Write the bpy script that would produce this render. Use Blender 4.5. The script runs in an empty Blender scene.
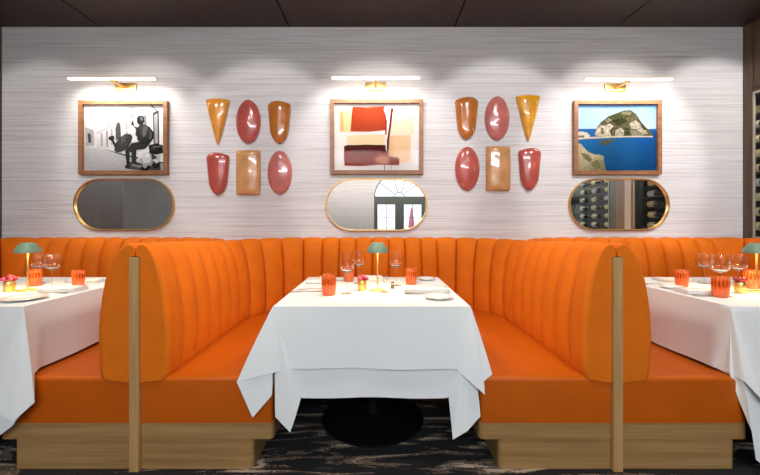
import bpy, bmesh, math, random
from mathutils import Vector, Matrix
random.seed(7)
PI = math.pi
sc = bpy.context.scene
C = sc.collection

# ------------------------------------------------------------------ layout (metres)
F = 370.0            # focal length in pixels of the 760 px wide frame
EYE = 1.168          # camera height
VX, VY = 376.0, 222.0
WALL_Y = 3.30
XL, XR = -3.336, 3.283
CEIL = 2.907
FRONT_Y = -5.0
DIV = 1.132          # centre plane of the two booth dividers
SEAT_H = 0.438
TOP = 0.766          # table top (cloth surface)

def on_wall(px, py, y=WALL_Y):
    return ((px - VX) * y / F, EYE + (VY - py) * y / F)

# ------------------------------------------------------------------ materials
def lin(c):
    c = c / 255.0
    return c / 12.92 if c <= 0.04045 else ((c + 0.055) / 1.055) ** 2.4
def rgb(r, g, b):
    return (lin(r), lin(g), lin(b), 1.0)

def new_mat(name):
    m = bpy.data.materials.new(name)
    m.use_nodes = True
    nt = m.node_tree
    return m, nt, nt.nodes['Principled BSDF'], nt.nodes['Material Output']

def pmat(name, col, rough=0.5, metal=0.0, sheen=0.0, coat=0.0, spec=None, var=0.0, vscale=40.0, emit=None, estr=0.0, bump=0.0, bscale=300.0):
    m, nt, p, out = new_mat(name)
    p.inputs['Base Color'].default_value = col
    p.inputs['Roughness'].default_value = rough
    p.inputs['Metallic'].default_value = metal
    if spec is not None: p.inputs['Specular IOR Level'].default_value = spec
    if sheen:
        p.inputs['Sheen Weight'].default_value = sheen
        p.inputs['Sheen Roughness'].default_value = 0.4
        p.inputs['Sheen Tint'].default_value = (1.0, 0.45, 0.10, 1)
    if coat:
        p.inputs['Coat Weight'].default_value = coat
        p.inputs['Coat Roughness'].default_value = 0.04
    if emit:
        p.inputs['Emission Color'].default_value = emit
        p.inputs['Emission Strength'].default_value = estr
    tc = nt.nodes.new('ShaderNodeTexCoord')
    if var:
        n = nt.nodes.new('ShaderNodeTexNoise'); n.inputs['Scale'].default_value = vscale; n.inputs['Detail'].default_value = 4
        nt.links.new(tc.outputs['Object'], n.inputs['Vector'])
        r = nt.nodes.new('ShaderNodeMapRange')
        r.inputs['From Min'].default_value = 0.3; r.inputs['From Max'].default_value = 0.7
        r.inputs['To Min'].default_value = 1 - var; r.inputs['To Max'].default_value = 1 + var
        nt.links.new(n.outputs['Fac'], r.inputs['Value'])
        mx = nt.nodes.new('ShaderNodeVectorMath'); mx.operation = 'SCALE'
        mx.inputs[0].default_value = col[:3]
        nt.links.new(r.outputs['Result'], mx.inputs['Scale'])
        nt.links.new(mx.outputs['Vector'], p.inputs['Base Color'])
    if bump:
        n2 = nt.nodes.new('ShaderNodeTexNoise'); n2.inputs['Scale'].default_value = bscale
        nt.links.new(tc.outputs['Object'], n2.inputs['Vector'])
        b = nt.nodes.new('ShaderNodeBump'); b.inputs['Strength'].default_value = bump; b.inputs['Distance'].default_value = 0.002
        nt.links.new(n2.outputs['Fac'], b.inputs['Height'])
        nt.links.new(b.outputs['Normal'], p.inputs['Normal'])
    return m

def ramp_mat(name, scale, stops, rough, detail=5, distort=0.0, rot=(0, 0, 0), extra=None, bump=0.0):
    """stretched noise through a colour ramp: wood grain, grasscloth, woven carpet"""
    m, nt, p, out = new_mat(name)
    p.inputs['Roughness'].default_value = rough
    tc = nt.nodes.new('ShaderNodeTexCoord')
    mp = nt.nodes.new('ShaderNodeMapping'); mp.inputs['Scale'].default_value = scale; mp.inputs['Rotation'].default_value = rot
    n = nt.nodes.new('ShaderNodeTexNoise'); n.inputs['Scale'].default_value = 1.0
    n.inputs['Detail'].default_value = detail; n.inputs['Distortion'].default_value = distort
    nt.links.new(tc.outputs['Object'], mp.inputs['Vector']); nt.links.new(mp.outputs['Vector'], n.inputs['Vector'])
    fac = n.outputs['Fac']
    if extra:
        mp2 = nt.nodes.new('ShaderNodeMapping'); mp2.inputs['Scale'].default_value = extra[0]
        n2 = nt.nodes.new('ShaderNodeTexNoise'); n2.inputs['Scale'].default_value = 1.0; n2.inputs['Detail'].default_value = 4
        nt.links.new(tc.outputs['Object'], mp2.inputs['Vector']); nt.links.new(mp2.outputs['Vector'], n2.inputs['Vector'])
        mx = nt.nodes.new('ShaderNodeMix'); mx.inputs['Factor'].default_value = extra[1]
        nt.links.new(fac, mx.inputs[2]); nt.links.new(n2.outputs['Fac'], mx.inputs[3])
        fac = mx.outputs[0]
    r = nt.nodes.new('ShaderNodeValToRGB')
    els = r.color_ramp.elements
    while len(els) < len(stops): els.new(0.5)
    for e, (pos, col) in zip(els, stops):
        e.position = pos; e.color = col
    nt.links.new(fac, r.inputs['Fac'])
    nt.links.new(r.outputs['Color'], p.inputs['Base Color'])
    if bump:
        b = nt.nodes.new('ShaderNodeBump'); b.inputs['Strength'].default_value = bump; b.inputs['Distance'].default_value = 0.003
        nt.links.new(fac, b.inputs['Height']); nt.links.new(b.outputs['Normal'], p.inputs['Normal'])
    return m

def glass_mat(name, tint=(1, 1, 1, 1), base=0.04, edge=0.7, power=3.2, body=None, bodyw=0.0):
    """thin glass: see-through straight on, mirror-like at a grazing angle"""
    m, nt, p, out = new_mat(name)
    nt.nodes.remove(p)
    tr = nt.nodes.new('ShaderNodeBsdfTransparent'); tr.inputs['Color'].default_value = tint
    gl = nt.nodes.new('ShaderNodeBsdfGlossy'); gl.inputs['Roughness'].default_value = 0.02
    lw = nt.nodes.new('ShaderNodeLayerWeight'); lw.inputs['Blend'].default_value = 0.5
    pw = nt.nodes.new('ShaderNodeMath'); pw.operation = 'POWER'; pw.inputs[1].default_value = power
    nt.links.new(lw.outputs['Facing'], pw.inputs[0])
    mr = nt.nodes.new('ShaderNodeMath'); mr.operation = 'MULTIPLY_ADD'; mr.use_clamp = True
    mr.inputs[1].default_value = edge; mr.inputs[2].default_value = base
    nt.links.new(pw.outputs[0], mr.inputs[0])
    mx = nt.nodes.new('ShaderNodeMixShader')
    src = tr
    if body:
        tl = nt.nodes.new('ShaderNodeBsdfTranslucent'); tl.inputs['Color'].default_value = body
        df = nt.nodes.new('ShaderNodeBsdfDiffuse'); df.inputs['Color'].default_value = body
        ad = nt.nodes.new('ShaderNodeMixShader'); ad.inputs[0].default_value = 0.5
        nt.links.new(tl.outputs[0], ad.inputs[1]); nt.links.new(df.outputs[0], ad.inputs[2])
        m2 = nt.nodes.new('ShaderNodeMixShader'); m2.inputs[0].default_value = bodyw
        nt.links.new(tr.outputs[0], m2.inputs[1]); nt.links.new(ad.outputs[0], m2.inputs[2])
        src = m2
    nt.links.new(mr.outputs[0], mx.inputs[0])
    nt.links.new(src.outputs[0], mx.inputs[1]); nt.links.new(gl.outputs[0], mx.inputs[2])
    nt.links.new(mx.outputs[0], out.inputs['Surface'])
    return m

M = {}
M['velvet'] = pmat('orange_velvet', rgb(214, 107, 18), 0.7, sheen=0.08, spec=0.15, var=0.06, vscale=9, bump=0.12, bscale=700)
M['seat'] = pmat('orange_leather', rgb(184, 84, 6), 0.5, spec=0.22, var=0.05, vscale=6, bump=0.1, bscale=500)
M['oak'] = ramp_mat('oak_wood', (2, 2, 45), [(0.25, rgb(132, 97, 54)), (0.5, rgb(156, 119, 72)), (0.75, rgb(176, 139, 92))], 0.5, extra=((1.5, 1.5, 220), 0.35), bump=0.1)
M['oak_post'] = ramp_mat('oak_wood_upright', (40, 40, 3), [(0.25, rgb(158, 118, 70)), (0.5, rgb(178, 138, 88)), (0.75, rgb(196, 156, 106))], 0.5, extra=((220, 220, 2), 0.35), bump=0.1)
M['frame_wood'] = ramp_mat('picture_frame_wood', (14, 14, 40), [(0.3, rgb(128, 84, 52)), (0.7, rgb(160, 110, 72))], 0.45)
M['wallpaper'] = ramp_mat('grasscloth_wallpaper', (1.3, 1.3, 100), [(0.27, rgb(168, 160, 156)), (0.42, rgb(203, 198, 196)), (0.55, rgb(218, 215, 214)), (0.75, rgb(226, 224, 224))], 0.8, detail=3, extra=((2.6, 2.6, 300), 0.45), bump=0.15)
M['ceiling'] = ramp_mat('dark_ceiling_wood', (14, 1.0, 1), [(0.3, rgb(46, 34, 28)), (0.7, rgb(60, 45, 38))], 0.55)
M['dark_wood'] = ramp_mat('dark_brown_wood', (30, 30, 2.0), [(0.3, rgb(76, 58, 42)), (0.7, rgb(100, 80, 60))], 0.5)
M['grey_paint'] = ramp_mat('grey_plaster', (3, 3, 3), [(0.3, rgb(128, 128, 122)), (0.7, rgb(138, 138, 131))], 0.8)
M['groove'] = pmat('ceiling_gap_black', rgb(14, 12, 11), 0.9)
M['carpet'] = ramp_mat('streaked_carpet', (2.6, 15, 1), [(0.50, rgb(13, 12, 15)), (0.535, rgb(24, 21, 22)), (0.555, rgb(120, 98, 80)), (0.585, rgb(52, 42, 38)), (0.62, rgb(176, 156, 136))], 0.95, detail=7, distort=1.1, rot=(0, 0, -0.5), extra=((60, 90, 1), 0.14), bump=0.2)
M['cloth'] = pmat('white_table_linen', rgb(232, 232, 232), 0.85, bump=0.08, bscale=900)
M['napkin'] = pmat('white_napkin_linen', rgb(236, 233, 228), 0.85, bump=0.1, bscale=700)
M['porcelain'] = pmat('white_porcelain', rgb(238, 238, 235), 0.12, coat=0.5)
M['steel'] = pmat('polished_steel', rgb(190, 188, 184), 0.18, metal=1.0)
M['brass'] = pmat('brushed_brass', rgb(228, 184, 112), 0.38, metal=1.0)
M['gold'] = pmat('shiny_gold', rgb(242, 206, 124), 0.3, metal=0.9)
M['mirror'] = pmat('silvered_mirror', (0.93, 0.93, 0.93, 1), 0.0, metal=1.0)
M['lamp_green'] = pmat('sage_green_lacquer', rgb(118, 148, 128), 0.4)
M['lamp_glow'] = pmat('lamp_diffuser_glow', rgb(255, 236, 200), 0.5, emit=(1.0, 0.72, 0.36, 1), estr=9.0)
M['led'] = pmat('led_strip_glow', rgb(255, 250, 240), 0.5, emit=(1.0, 0.84, 0.66, 1), estr=11.0)
M['black_iron'] = pmat('black_cast_iron', rgb(22, 23, 25), 0.4, metal=0.6)
M['glass'] = glass_mat('clear_thin_glass', (0.97, 0.97, 0.97, 1), 0.09, 0.9)
M['pane'] = glass_mat('window_pane_glass', (0.96, 0.97, 0.97, 1), 0.012, 0.6, 5.0)
M['picture_glass'] = glass_mat('low_glare_picture_glass', (0.98, 0.98, 0.98, 1), 0.003, 0.3, 5.0)
M['amber'] = glass_mat('amber_ribbed_glass', (1.0, 0.74, 0.42, 1), 0.10, 0.45, body=rgb(255, 142, 62), bodyw=0.55)
M['stem_green'] = pmat('flower_leaf_green', rgb(62, 96, 48), 0.6)
M['white_metal'] = pmat('pale_metal_edge', rgb(196, 186, 172), 0.35, metal=0.4)
M['cream_wood'] = ramp_mat('pale_cream_wood', (30, 30, 2.0), [(0.3, rgb(236, 204, 164)), (0.7, rgb(246, 218, 182))], 0.5)
M['olive'] = pmat('olive_painted_frame', rgb(104, 100, 58), 0.5, var=0.05)
M['warm_wood'] = ramp_mat('warm_brown_wood', (30, 30, 2.0), [(0.3, rgb(140, 98, 46)), (0.7, rgb(166, 120, 62))], 0.5)
M['cabinet_back'] = pmat('wine_cabinet_lining', rgb(10, 15, 11), 0.6, var=0.1)
M['bottle'] = pmat('dark_green_bottle_glass', rgb(22, 30, 20), 0.08, coat=0.6)
M['label_cream'] = pmat('paper_label_cream', rgb(240, 226, 170), 0.7)
M['label_white'] = pmat('paper_label_white', rgb(224, 222, 214), 0.7)
M['capsule'] = pmat('foil_capsule', rgb(88, 30, 28), 0.4, metal=0.5)
M['door_paint'] = pmat('grey_green_door_paint', rgb(92, 100, 94), 0.5)
M['paving'] = pmat('pale_paving', rgb(200, 200, 190), 0.9, var=0.08, vscale=3)
M['pink'] = pmat('pink_canvas', rgb(214, 120, 150), 0.8)
M['salt'] = pmat('white_salt', rgb(236, 232, 224), 0.7)
M['pepper'] = pmat('ground_pepper', rgb(70, 60, 52), 0.8)

def print_mat():
    m, nt, p, out = new_mat('printed_paper')
    at = nt.nodes.new('ShaderNodeAttribute'); at.attribute_name = 'ink'
    tc = nt.nodes.new('ShaderNodeTexCoord')
    n = nt.nodes.new('ShaderNodeTexNoise'); n.inputs['Scale'].default_value = 55; n.inputs['Detail'].default_value = 6; n.inputs['Roughness'].default_value = 0.7
    nt.links.new(tc.outputs['Object'], n.inputs['Vector'])
    at2 = nt.nodes.new('ShaderNodeAttribute'); at2.attribute_name = 'grain'
    mr = nt.nodes.new('ShaderNodeMapRange'); mr.inputs['From Min'].default_value = 0.36; mr.inputs['From Max'].default_value = 0.64
    mr.inputs['To Min'].default_value = -1; mr.inputs['To Max'].default_value = 1
    nt.links.new(n.outputs['Fac'], mr.inputs['Value'])
    mu = nt.nodes.new('ShaderNodeMath'); mu.operation = 'MULTIPLY_ADD'; mu.inputs[2].default_value = 1.0
    nt.links.new(mr.outputs['Result'], mu.inputs[0]); nt.links.new(at2.outputs['Fac'], mu.inputs[1])
    vm = nt.nodes.new('ShaderNodeVectorMath'); vm.operation = 'SCALE'
    nt.links.new(at.outputs['Color'], vm.inputs[0]); nt.links.new(mu.outputs[0], vm.inputs['Scale'])
    nt.links.new(vm.outputs['Vector'], p.inputs['Base Color'])
    p.inputs['Roughness'].default_value = 0.9; p.inputs['Specular IOR Level'].default_value = 0.1
    return m
M['print'] = print_mat()

def ceramic(name, col):
    return pmat(name, col, 0.22, coat=1.0, var=0.16, vscale=11)

# ------------------------------------------------------------------ mesh helpers
def link(name, me, mat=None, parent=None, smooth=False, kind=None):
    o = bpy.data.objects.new(name, me)
    C.objects.link(o)
    if mat is not None: me.materials.append(mat)
    if smooth:
        for p in me.polygons: p.use_smooth = True
    if parent is not None: o.parent = parent
    if kind: o['kind'] = kind
    return o

def from_bm(name, bm, mat=None, parent=None, smooth=False, kind=None, fix=True):
    if fix: bmesh.ops.recalc_face_normals(bm, faces=bm.faces[:])
    me = bpy.data.meshes.new(name)
    bm.to_mesh(me); bm.free()
    return link(name, me, mat, parent, smooth, kind)

def sharp(o, deg=35):
    me = o.data
    for p in me.polygons: p.use_smooth = True
    me.set_sharp_from_angle(angle=math.radians(deg))
    return o

def box(bm, x0, x1, y0, y1, z0, z1, bevel=0.0, seg=2):
    vs = [bm.verts.new((x, y, z)) for x in (x0, x1) for y in (y0, y1) for z in (z0, z1)]
    fs = [(0, 1, 3, 2), (4, 6, 7, 5), (0, 4, 5, 1), (2, 3, 7, 6), (0, 2, 6, 4), (1, 5, 7, 3)]
    faces = [bm.faces.new([vs[i] for i in f]) for f in fs]
    if bevel:
        ed = list({e for f in faces for e in f.edges})
        bmesh.ops.bevel(bm, geom=ed, offset=bevel, segments=seg, affect='EDGES', profile=0.5)

def box_obj(name, dims, mat, parent=None, bevel=0.0, kind=None):
    bm = bmesh.new(); box(bm, *dims, bevel=bevel)
    o = from_bm(name, bm, mat, parent, kind=kind)
    if bevel: sharp(o)
    return o

def prism(bm, pts, a0, a1, axis='z'):
    """extrude a 2-D outline; axis z: pts=(x,y); axis y: pts=(x,z); axis x: pts=(y,z)"""
    def mk(p, a):
        return {'z': (p[0], p[1], a), 'y': (p[0], a, p[1]), 'x': (a, p[0], p[1])}[axis]
    lo = [bm.verts.new(mk(p, a0)) for p in pts]; hi = [bm.verts.new(mk(p, a1)) for p in pts]
    f0 = bm.faces.new(lo); f1 = bm.faces.new(hi[::-1])
    n = len(pts)
    for i in range(n): bm.faces.new((lo[i], lo[(i + 1) % n], hi[(i + 1) % n], hi[i]))
    return f0, f1

def lathe(bm, prof, seg=32, cx=0, cy=0, cz=0, rib=0.0, nrib=0, closed=False):
    rings = []
    for r, z in prof:
        if r < 1e-6:
            rings.append([bm.verts.new((cx, cy, cz + z))])
        else:
            ring = []
            for k in range(seg):
                a = 2 * PI * k / seg
                rr = r * (1 + rib * math.cos(nrib * a)) if rib else r
                ring.append(bm.verts.new((cx + rr * math.cos(a), cy + rr * math.sin(a), cz + z)))
            rings.append(ring)
    pairs = list(zip(rings[:-1], rings[1:]))
    if closed: pairs.append((rings[-1], rings[0]))
    for a, b in pairs:
        if len(a) == 1 and len(b) == 1: continue
        for k in range(seg):
            k2 = (k + 1) % seg
            if len(a) == 1: bm.faces.new((a[0], b[k], b[k2]))
            elif len(b) == 1: bm.faces.new((a[k], b[0], a[k2]))
            else: bm.faces.new((a[k], b[k], b[k2], a[k2]))

def lathe_obj(name, prof, mat, parent=None, seg=32, loc=(0, 0, 0), rib=0, nrib=0, deg=40):
    bm = bmesh.new(); lathe(bm, prof, seg, *loc, rib=rib, nrib=nrib)
    o = from_bm(name, bm, mat, parent)
    return sharp(o, deg)

def tube(bm, pts, r, seg=10, closed=False):
    pts = [Vector(p) for p in pts]; n = len(pts); rings = []
    for i, p in enumerate(pts):
        if closed: d = pts[(i + 1) % n] - pts[i - 1]
        else: d = pts[min(i + 1, n - 1)] - pts[max(i - 1, 0)]
        d.normalize()
        up = Vector((0, 0, 1)) if abs(d.z) < 0.9 else Vector((0, 1, 0))
        a = d.cross(up).normalized(); b = d.cross(a)
        rings.append([bm.verts.new(p + (a * math.cos(t) + b * math.sin(t)) * r) for t in [2 * PI * k / seg for k in range(seg)]])
    rng = range(n) if closed else range(n - 1)
    for i in rng:
        A, B = rings[i], rings[(i + 1) % n]
        for k in range(seg): bm.faces.new((A[k], A[(k + 1) % seg], B[(k + 1) % seg], B[k]))
    if not closed:
        bm.faces.new(rings[0][::-1]); bm.faces.new(rings[-1])

def tag(o, label, cat, group=None):
    o['label'] = label; o['category'] = cat
    if group: o['group'] = group
    return o

def thing(name, label, cat, loc=(0, 0, 0), rz=0, group=None):
    o = bpy.data.objects.new(name, None); C.objects.link(o)
    o.empty_display_size = 0.05
    o.location = loc; o.rotation_euler = (0, 0, rz)
    return tag(o, label, cat, group)

def dup(root, loc, rz=None, label=None, group=None):
    r = root.copy(); C.objects.link(r); r.location = loc
    if rz is not None: r.rotation_euler = (0, 0, rz)
    if label: r['label'] = label
    if group: r['group'] = group
    for ch in list(root.children):
        c = ch.copy(); C.objects.link(c); c.parent = r
        for g in list(ch.children):
            d = g.copy(); C.objects.link(d); d.parent = c
    return r

# ================================================================== THE ROOM
bm = bmesh.new(); box(bm, XL - 0.1, XR + 0.6, FRONT_Y - 0.1, WALL_Y + 0.1, -0.1, 0.0)
from_bm('floor', bm, M['carpet'], kind='structure')
bm = bmesh.new(); box(bm, XL - 0.1, XR, WALL_Y, WALL_Y + 0.12, 0, CEIL)
from_bm('wall_back', bm, M['wallpaper'], kind='structure')
# ceiling of long dark panels with open joints running towards the back wall
bm = bmesh.new()
seams = [XL - 0.1, -2.46, -0.776, 0.70, 2.147, XR + 0.6]
for a, b in zip(seams[:-1], seams[1:]):
    box(bm, a + 0.006, b - 0.006, FRONT_Y - 0.1, WALL_Y + 0.1, CEIL, CEIL + 0.03)
ceil = from_bm('ceiling', bm, M['ceiling'], kind='structure')
bm = bmesh.new(); box(bm, XL - 0.1, XR + 0.6, FRONT_Y - 0.1, WALL_Y + 0.1, CEIL + 0.03, CEIL + 0.08)
from_bm('trim_1', bm, M['groove'], ceil, kind='structure')
# left wall: dark wood near the corner, grey plaster further out
bm = bmesh.new(); box(bm, XL - 0.1, XL, 1.69, WALL_Y, 0, CEIL)
wl = from_bm('wall_left', bm, M['dark_wood'], kind='structure')
bm = bmesh.new(); box(bm, XL - 0.1, XL, FRONT_Y, 1.69, 0, CEIL)
from_bm('wall_left_plaster', bm, M['grey_paint'], wl, kind='structure')
# right wall: wood shell around two glazed wine cabinets
CAB0, CAB1 = 0.92, 2.30
wr = bpy.data.objects.new('wall_right', None); C.objects.link(wr); wr['kind'] = 'structure'
box_obj('wall_right_upper', (XR, XR + 0.5, FRONT_Y, WALL_Y + 0.35, CAB1, CEIL), M['dark_wood'], wr, kind='structure')
box_obj('wall_right_lower', (XR, XR + 0.5, FRONT_Y, WALL_Y + 0.35, 0, CAB0), M['dark_wood'], wr, kind='structure')
box_obj('wall_right_outer', (XR, XR + 0.5, FRONT_Y, -0.6, CAB0, CAB1), M['dark_wood'], wr, kind='structure')
box_obj('wall_right_corner', (XR, XR + 0.009, 3.225, WALL_Y, CAB0, CAB1), M['dark_wood'], wr, kind='structure')
box_obj('trim_2', (XR - 0.012, XR, 3.225, WALL_Y - 0.001, 0.0, CEIL), M['dark_wood'], wr, kind='structure')
box_obj('trim_3', (XR - 0.010, XR, 0.6, 3.22, CAB1 + 0.035, CAB1 + 0.055), M['dark_wood'], wr, kind='structure')
box_obj('trim_4', (XR, XR + 0.5, 1.37, 1.53, CAB0, CAB1), M['olive'], wr, kind='structure')
box_obj('trim_5', (XR - 0.01, XR + 0.5, 1.53, 1.71, CAB0, CAB1), M['warm_wood'], wr, kind='structure')
box_obj('trim_6', (XR - 0.012, XR + 0.5, 1.71, 1.83, CAB0, CAB1), M['cream_wood'], wr, kind='structure')

# wall behind the camera with an arched double door
DX0, DX1, DSPR = -0.06, 1.54, 1.94
DCX, DR = (DX0 + DX1) / 2, (DX1 - DX0) / 2
arch = [(DCX + DR * math.cos(a), DSPR + DR * math.sin(a)) for a in [PI * k / 24 for k in range(25)]]
bm = bmesh.new()
prism(bm, [(XL - 0.1, 0), (DX0, 0)] + [(DX0, DSPR)] + [(XL - 0.1, DSPR)], FRONT_Y - 0.15, FRONT_Y, 'y')
prism(bm, [(DX1, 0), (XR + 0.6, 0), (XR + 0.6, DSPR), (DX1, DSPR)], FRONT_Y - 0.15, FRONT_Y, 'y')
for k in range(24):
    (xa, za), (xb, zb) = arch[k], arch[k + 1]
    prism(bm, [(xa, za), (xb, zb), (xb, CEIL), (xa, CEIL)], FRONT_Y - 0.15, FRONT_Y, 'y')
prism(bm, [(XL - 0.1, DSPR), (DX0, DSPR), (DX0, CEIL), (XL - 0.1, CEIL)], FRONT_Y - 0.15, FRONT_Y, 'y')
prism(bm, [(DX1, DSPR), (XR + 0.6, DSPR), (XR + 0.6, CEIL), (DX1, CEIL)], FRONT_Y - 0.15, FRONT_Y, 'y')
from_bm('wall_front', bm, M['wallpaper'], kind='structure')

bm = bmesh.new()
yd0, yd1 = FRONT_Y - 0.10, FRONT_Y - 0.04
def bar(x0, x1, z0, z1): box(bm, x0, x1, yd0, yd1, z0, z1)
bar(DX0, DX0 + 0.06, 0, DSPR - 0.22); bar(DX1 - 0.06, DX1, 0, DSPR - 0.22)
bar(DX0, DX1, DSPR - 0.22, DSPR + 0.03)
bar(DCX - 0.09, DCX + 0.09, 0, DSPR - 0.22)
for xa, xb in ((DX0 + 0.06, DCX - 0.09), (DCX + 0.09, DX1 - 0.06)):
    bar(xa, xb, 0, 0.55); mx_ = (xa + xb) / 2
    bar(mx_ - 0.008, mx_ + 0.008, 0.55, DSPR - 0.22)
    for z in (0.95, 1.32): bar(xa, xb, z - 0.008, z + 0.008)
    bar(xa, xa + 0.05, 0.55, DSPR - 0.22); bar(xb - 0.05, xb, 0.55, DSPR - 0.22)
door = from_bm('door_1', bm, M['door_paint'], kind='structure')
bm = bmesh.new()
for k in range(24):
    (xa, za), (xb, zb) = arch[k], arch[k + 1]
    s = 0.965
    ia = (DCX + (xa - DCX) * s, DSPR + (za - DSPR) * s); ib = (DCX + (xb - DCX) * s, DSPR + (zb - DSPR) * s)
    prism(bm, [(xa, za), (xb, zb), ib, ia], yd0, yd1, 'y')
for a in (PI * 0.2, PI * 0.4, PI * 0.6, PI * 0.8):
    d = Vector((math.cos(a), math.sin(a))); n = Vector((-d.y, d.x)) * 0.009
    c = Vector((DCX, DSPR))
    p0, p1 = c + d * 0.16, c + d * DR * 0.98
    prism(bm, [tuple(p0 - n), tuple(p1 - n), tuple(p1 + n), tuple(p0 + n)], yd0 + 0.01, yd1 - 0.01, 'y')
for k in range(12):
    a, b = PI * k / 12, PI * (k + 1) / 12
    q = lambda r, t: (DCX + r * math.cos(t), DSPR + r * math.sin(t))
    prism(bm, [q(0.15, a), q(0.17, a), q(0.17, b), q(0.15, b)], yd0 + 0.01, yd1 - 0.01, 'y')
from_bm('window_1', bm, M['door_paint'], door, kind='structure')
bm = bmesh.new(); prism(bm, [(DX0, 0.5), (DX1, 0.5)] + arch, yd0 + 0.028, yd0 + 0.032, 'y')
from_bm('window_pane', bm, M['pane'], door, kind='structure')
bm = bmesh.new(); box(bm, -30, 30, -40, FRONT_Y - 0.15, -0.12, -0.02)
from_bm('ground', bm, M['paving'], kind='structure')
t = thing('garden_parasol', 'closed pink parasol outside the arched glass door, seen in the middle mirror', 'parasol', (1.36, -7.6, -0.02))
lathe_obj('canopy', [(0.0, 1.75), (0.03, 1.7), (0.09, 1.3), (0.13, 1.0), (0.10, 0.96), (0.0, 0.98)], M['pink'], t, 12)
lathe_obj('pole', [(0.0, 0.03), (0.02, 0.03), (0.02, 1.0), (0, 1.0)], M['white_metal'], t, 10)
lathe_obj('base', [(0.0, 0.0), (0.2, 0.0), (0.2, 0.05), (0, 0.06)], M['white_metal'], t, 16)

# ================================================================== BANQUETTES
PROF = [(0.024, 0.412), (0.132, 0.413), (0.153, 0.424), (0.166, 0.456), (0.172, 0.54), (0.174, 0.63), (0.169, 0.73), (0.159, 0.81), (0.145, 0.89),
        (0.127, 0.954), (0.106, 1.004), (0.084, 1.037), (0.058, 1.059), (0.034, 1.067), (0.014, 1.059), (0.004, 1.039),
        (0.003, 1.008), (0.024, 1.004)]
THICK = 1.0

def path_points(corners):
    """corners: (x, y, radius) -> list of straight / arc pieces"""
    segs = []; P = [Vector((c[0], c[1])) for c in corners]
    start = P[0]
    for i in range(1, len(P)):
        if i < len(P) - 1:
            r = corners[i][2]
            d0 = (P[i] - P[i - 1]).normalized(); d1 = (P[i + 1] - P[i]).normalized()
            a = P[i] - d0 * r; b = P[i] + d1 * r
            segs.append(('line', start, a)); cen = a + d1 * r
            segs.append(('arc', cen, a, r)); start = b
        else:
            segs.append(('line', start, P[i]))
    return segs

def seg_len(s): return (s[2] - s[1]).length if s[0] == 'line' else s[3] * PI / 2

def seg_at(s, u):
    if s[0] == 'line':
        d = (s[2] - s[1]).normalized(); p = s[1].lerp(s[2], u)
        return p, Vector((d.y, -d.x))
    cen, a, r = s[1], s[2], s[3]
    v = (a - cen) / r; ang = -u * PI / 2       # path always turns right
    c, sn = math.cos(ang), math.sin(ang)
    w = Vector((v.x * c - v.y * sn, v.x * sn + v.y * c))
    return cen + w * r, -w

def backrest(name, corners, seams_of, k_of, mat, parent, thick):
    """channel-tufted back swept along a path; seams_of(i, seg) -> local u of the seams, k_of(p) -> height factor"""
    segs = path_points(corners)
    stations = []          # (p, n, bulge, end)
    seams_g = []; off = 0
    for i, s in enumerate(segs):
        L = seg_len(s)
        for u in seams_of(i, s): seams_g.append(off + u * L)
        off += L
    total = off
    seams_g = sorted(set([0.0] + [round(x, 5) for x in seams_g if 0.01 < x < total - 0.01] + [total]))
    cum = [0]
    for s in segs: cum.append(cum[-1] + seg_len(s))
    def at(x):
        for i, s in enumerate(segs):
            if x <= cum[i + 1] + 1e-9: return seg_at(s, min(1, max(0, (x - cum[i]) / seg_len(s))))
        return seg_at(segs[-1], 1)
    us = [0.0, 0.012, 0.035, 0.075, 0.13, 0.2, 0.35, 0.5, 0.65, 0.8, 0.87, 0.925, 0.965, 0.988]
    for j in range(len(seams_g) - 1):
        a, b = seams_g[j], seams_g[j + 1]
        first, last = j == 0, j == len(seams_g) - 2
        for iu, u in enumerate(us):
            f = 2 * u - 1
            if first and f < 0: bl = 1 - (abs(f) ** 12) * 0.5
            elif last and f > 0: bl = 1 - (abs(f) ** 12) * 0.5
            else: bl = 1 - 0.55 * abs(f) ** 2.2 - 0.45 * abs(f) ** 14
            if iu == 0 and not first: bl = -0.5
            stations.append((a + (b - a) * u, bl))
    stations.append((total, 0.45))
    n = len(PROF); nrm = []
    for i in range(n):
        a = Vector(PROF[i - 1]); b = Vector(PROF[(i + 1) % n]); d = b - a
        nrm.append(Vector((d.y, -d.x)).normalized() if d.length else Vector((1, 0)))
    wt = [0, 0.5, 0.8, 1, 1, 1, 1, 1, 1, 1, 0.85, 0.62, 0.4, 0.27, 0.16, 0.05, 0, 0]
    bm = bmesh.new(); rings = []
    for x, bl in stations:
        p, nn = at(x); k = k_of(p); ring = []
        for i, (d, h) in enumerate(PROF):
            q = Vector((d, h)) - nrm[i] * 0.046 * (1 - bl) * wt[i]
            d2 = max(q.x * thick if q.x > 0.05 else q.x, 0.003); h2 = SEAT_H + (q.y - SEAT_H) * k if q.y > SEAT_H else q.y
            ring.append(bm.verts.new((p.x + nn.x * d2, p.y + nn.y * d2, h2)))
        rings.append(ring)
    for A, B in zip(rings[:-1], rings[1:]):
        for i in range(n): bm.faces.new((A[i], A[(i + 1) % n], B[(i + 1) % n], B[i]))
    bm.faces.new(rings[0]); bm.faces.new(rings[-1][::-1])
    o = from_bm(name, bm, mat, parent)
    sharp(o, 62)
    for p in o.data.polygons:
        if len(p.vertices) > 8: p.use_smooth = False
    return o

BENCH_F = 1.745
ARC_R, PATH_Y = 0.595, 3.285
def k_of(p):
    t = min(1, max(0, (p.y - 1.74) / 1.1))
    return 1 - 0.052 * t * t * (3 - 2 * t)

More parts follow.
